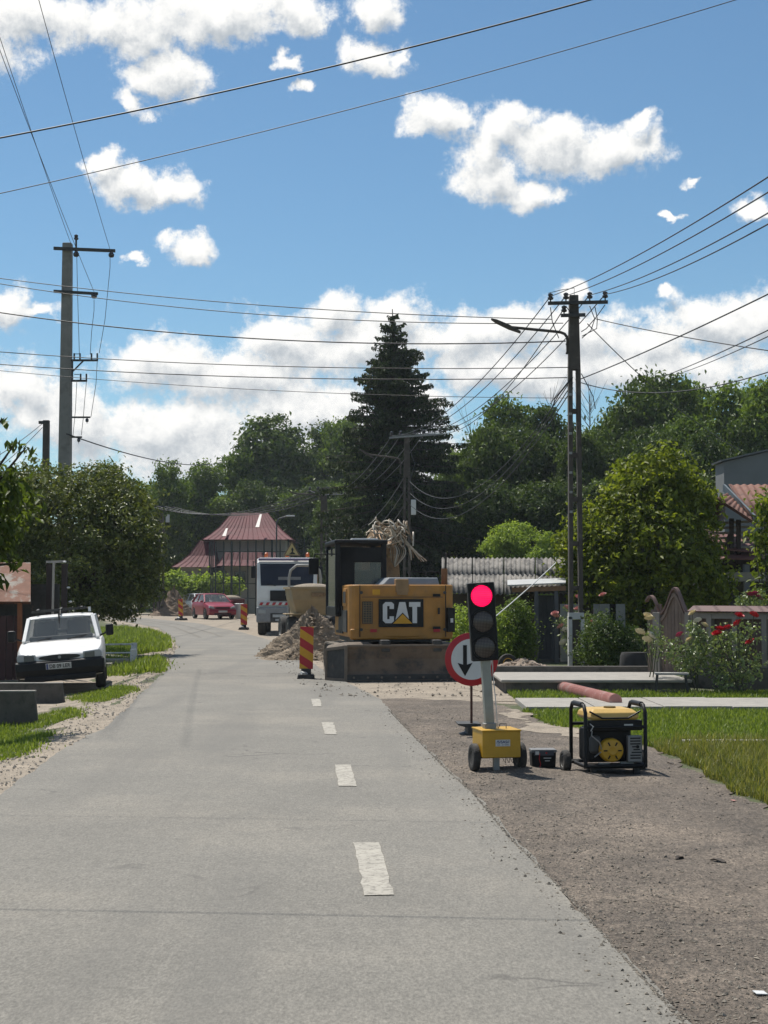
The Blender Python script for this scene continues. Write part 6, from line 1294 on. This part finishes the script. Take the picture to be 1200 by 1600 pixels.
# ---------------------------------------------------------------- houses on the right
Yg = 47; gb_ = G(1175, Yg); t = thing('barn', 'plain grey-rendered gable wall building above the rusty roof', 'house', gb_)
def lg(px, py, dy=0): return at(px, py, Yg+dy) - gb_
M_gw2 = mat('grey_render', (.20,.21,.215), .85, var=.08, scale=1.5)
xa, za = lg(1131,722).x, lg(1131,722).z; xb, zb2 = lg(1290,684).x, lg(1290,684).z
MB().prism([(xa,0),(xb,0),(xb,zb2),(xa,za)], 'y', 0, 1.2).build('wall', M_gw2, t); q4([(xa-.1,-.12,za+.01),(xb,-.12,zb2+.01),(xb,1.3,zb2+.01),(xa-.1,1.3,za+.01)], .05, 'roof', mat('roof_edge_grey', (.16,.165,.17), .6), t)
Yo = 39; ob = G(1160, Yo); t = thing('porch_house', 'house with a ribbed rusty roof and open timber gable, right edge', 'house', ob)
def lo(px, py, dy=0): return at(px, py, Yo+dy) - ob
M_rb = mat('rusty_ribbed', (.18,.085,.06), .75, var=.2, scale=2, col2=(.13,.062,.046), s2=3, spec=.25); M_tim = mat('dark_timber', (.06,.042,.033), .85, var=.2, scale=6)
o = corrug(lo(1170,806,-1.2), lo(1290,806,-1.2), lo(1262,757,1.2), lo(1138,757,1.2), .17, .018, 'main_roof', M_rb, t)
MB().bar(lo(1131,762,1.1), lo(1180,812,-1.3), .05, .20).build('barge_board', mat('barge_blue', (.10,.13,.15), .6), t)
corrug(lo(1120,778,-1.4), lo(1178,815,-2.0), lo(1172,800,.3), lo(1136,770,.3), .15, .015, 'dormer_roof', M_rb, t)
corrug(lo(1115,830,-1.0), lo(1119,779,-1.4), lo(1136,772,.3), lo(1132,815,.6), .15, .015, 'dormer_cheek', mat('brown_tin', (.12,.065,.045), .7), t)
MB().bar(lo(1118,778,-1.45), lo(1180,818,-2.05), .05, .07).build('rafter', M_rb, t); MB().bar(lo(1118,778,-1.45), lo(1114,832,-1.1), .05, .05).build('rafter', M_tim, t)
for k in range(6): MB().bar(lo(1104-.6*k+4*(5-k)*.4,818+8*k,-.2-.1*k), lo(1172,815+8*k,-.2-.1*k), .05, .06).build('batten', mat('pale_batten', (.34,.29,.24), .8), t)
for px, p0, p1 in ((1143,810,880),(1154,812,880),(1121,850,876)): MB().bar(lo(px,p0,-.8), lo(px,p1,-.8), .10).build('gable_post', M_tim, t)
MB().bar(lo(1140,835,-.8), lo(1130,876,-.8), .08).build('brace', M_tim, t)
q4([lo(1092,856,-1.0), lo(1180,864,-1.0), lo(1178,842,.6), lo(1100,828,.6)], .03, 'lean_to_roof', mat('lean_to_brown', (.22,.10,.085), .7, var=.12), t); q4([lo(1104,874,-1.3), lo(1240,876,-1.3), lo(1240,858,0), lo(1104,856,0)], .03, 'porch_roof', MATS['lean_to_brown'], t)
MB().bar(lo(1090,833,.4), lo(1116,812,.6), .05, .12).build('white_flashing', M_wht, t)
z1_ = lo(1180,894,-1).z; z0_ = lo(1180,908,-1).z; xl_ = lo(1110,900,-1).x
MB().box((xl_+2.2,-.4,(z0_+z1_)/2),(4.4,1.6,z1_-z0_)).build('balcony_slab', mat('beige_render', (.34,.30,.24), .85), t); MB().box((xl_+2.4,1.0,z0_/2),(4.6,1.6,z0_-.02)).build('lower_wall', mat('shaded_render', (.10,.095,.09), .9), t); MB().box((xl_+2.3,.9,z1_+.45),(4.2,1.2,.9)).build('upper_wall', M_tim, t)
p_ = lo(1166,882,-1.1); MB().bar(p_, (p_.x,p_.y,0), .14).build('porch_column', mat('column_grey', (.16,.16,.165), .7), t)
# ---------------------------------------------------------------- embankment wall with lamps
Ye = 98; a = at(660,836,Ye); c = at(930,822,Ye+4); em = thing('embankment_wall', 'long grey concrete embankment wall behind the light green bushes', 'wall', (a.x, Ye, H(a.x, Ye)))
MB().hexa([Vector(p) for p in ((0,0,0),(c.x-a.x,4,0),(c.x-a.x,4.6,0),(0,.6,0),(0,0,a.z),(c.x-a.x,4,c.z),(c.x-a.x,4.6,c.z),(0,.6,a.z))]).build('wall', M_conc, em)
for k in range(12): u = k/11; MB().bar(((c.x-a.x)*u,4*u,a.z+(c.z-a.z)*u),((c.x-a.x)*u,4*u,a.z+(c.z-a.z)*u+.5),.06).build('rail_post', M_wireg, em)
MB().bar((0,0,a.z+.5),(c.x-a.x,4,c.z+.5),.05).build('hand_rail', M_wireg, em)
for lab, px, py, s in (('white street lamp above the embankment wall left of the bushes',790,793,-1), ('grey street lamp above the embankment wall near the utility pole',868,812,-1), ('curved street lamp rising in front of the red roof',432,808,1)):
    Yk = 96 if px > 500 else 103; q = G(px, Yk); tp = at(px,py,Yk)-q; t = thing('street_lamp', lab, 'street lamp', q)
    MB().tube([(0,0,0),(0,0,tp.z*.8),(0,0,tp.z-.4),(s*.15,0,tp.z-.1),(s*.7,0,tp.z+.05)], .05, 8).build('post', M_wireg, t, smooth=60); MB().box((s*.95,0,tp.z+.08),(.6,.25,.10)).build('lamp_head', M_wht, t, bevel=.03)

# ---------------------------------------------------------------- litter on the shoulder
def on_shoulder(px, py):
    p = P(px, py); return Vector((p.x, p.y, H(p.x, p.y)+bumpy(p.x, p.y)+.006))
for lab, px, py, sz_ in (('curled dark dry leaf on the gravel, left of two', 1062, 1346, .05), ('curled dark dry leaf on the gravel, right of two', 1122, 1352, .055), ('small dry leaf near the edge of the tall grass', 1048, 1195, .05)):
    v = []
    for i in range(7):
        u = i/6; w = math.sin(math.pi*min(.97, max(.03, u)))*.42; v += [((u-.5)*2, -w, .35*w+.12*math.sin(5*u)), ((u-.5)*2, 0, .05*math.sin(6*u)), ((u-.5)*2, w, .5*w)]
    f = [(3*i+j, 3*i+j+1, 3*i+j+4, 3*i+j+3) for i in range(6) for j in range(2)]
    o = MB().add([(a*sz_, b_*sz_, c_*sz_) for a, b_, c_ in v], f).build('dry_leaf', mat('dry_leaf_brown', (.05,.035,.025), .8, var=.3, scale=40), loc=on_shoulder(px, py), rot=(0,0,random.random()*6)); o.modifiers.new('thick', 'SOLIDIFY').thickness = .002; tag(o, lab, 'leaf')
o = MB().box((0,0,.003),(.05,.035,.004), rot=(.12,.1,.3)).build('paper_scrap', M_wht, loc=on_shoulder(1188,1565), bevel=.001); tag(o, 'small white paper scrap on the gravel in the lower right corner', 'litter')
o = MB().box((0,0,.003),(.05,.03,.004), rot=(.2,.1,.8)).build('paper_scrap', M_pink, loc=on_shoulder(1146,1254), bevel=.001); tag(o, 'small pinkish scrap at the foot of the tall grass', 'litter')
# ================================================================ AIR
hm = bpy.data.materials.new('thin_haze'); hm.use_nodes = True; t_ = hm.node_tree; t_.nodes.clear()
pv = N(t_, 'ShaderNodeVolumePrincipled'); pv.inputs['Color'].default_value = (.80, .88, .96, 1); pv.inputs['Density'].default_value = .00026; pv.inputs['Anisotropy'].default_value = .25
ho = N(t_, 'ShaderNodeOutputMaterial'); t_.links.new(pv.outputs[0], ho.inputs['Volume'])
tag(MB().box((0, 600, 12), (1900, 2500, 26)).build('haze', hm), 'thin pale summer haze filling the air', 'haze', kind='stuff')
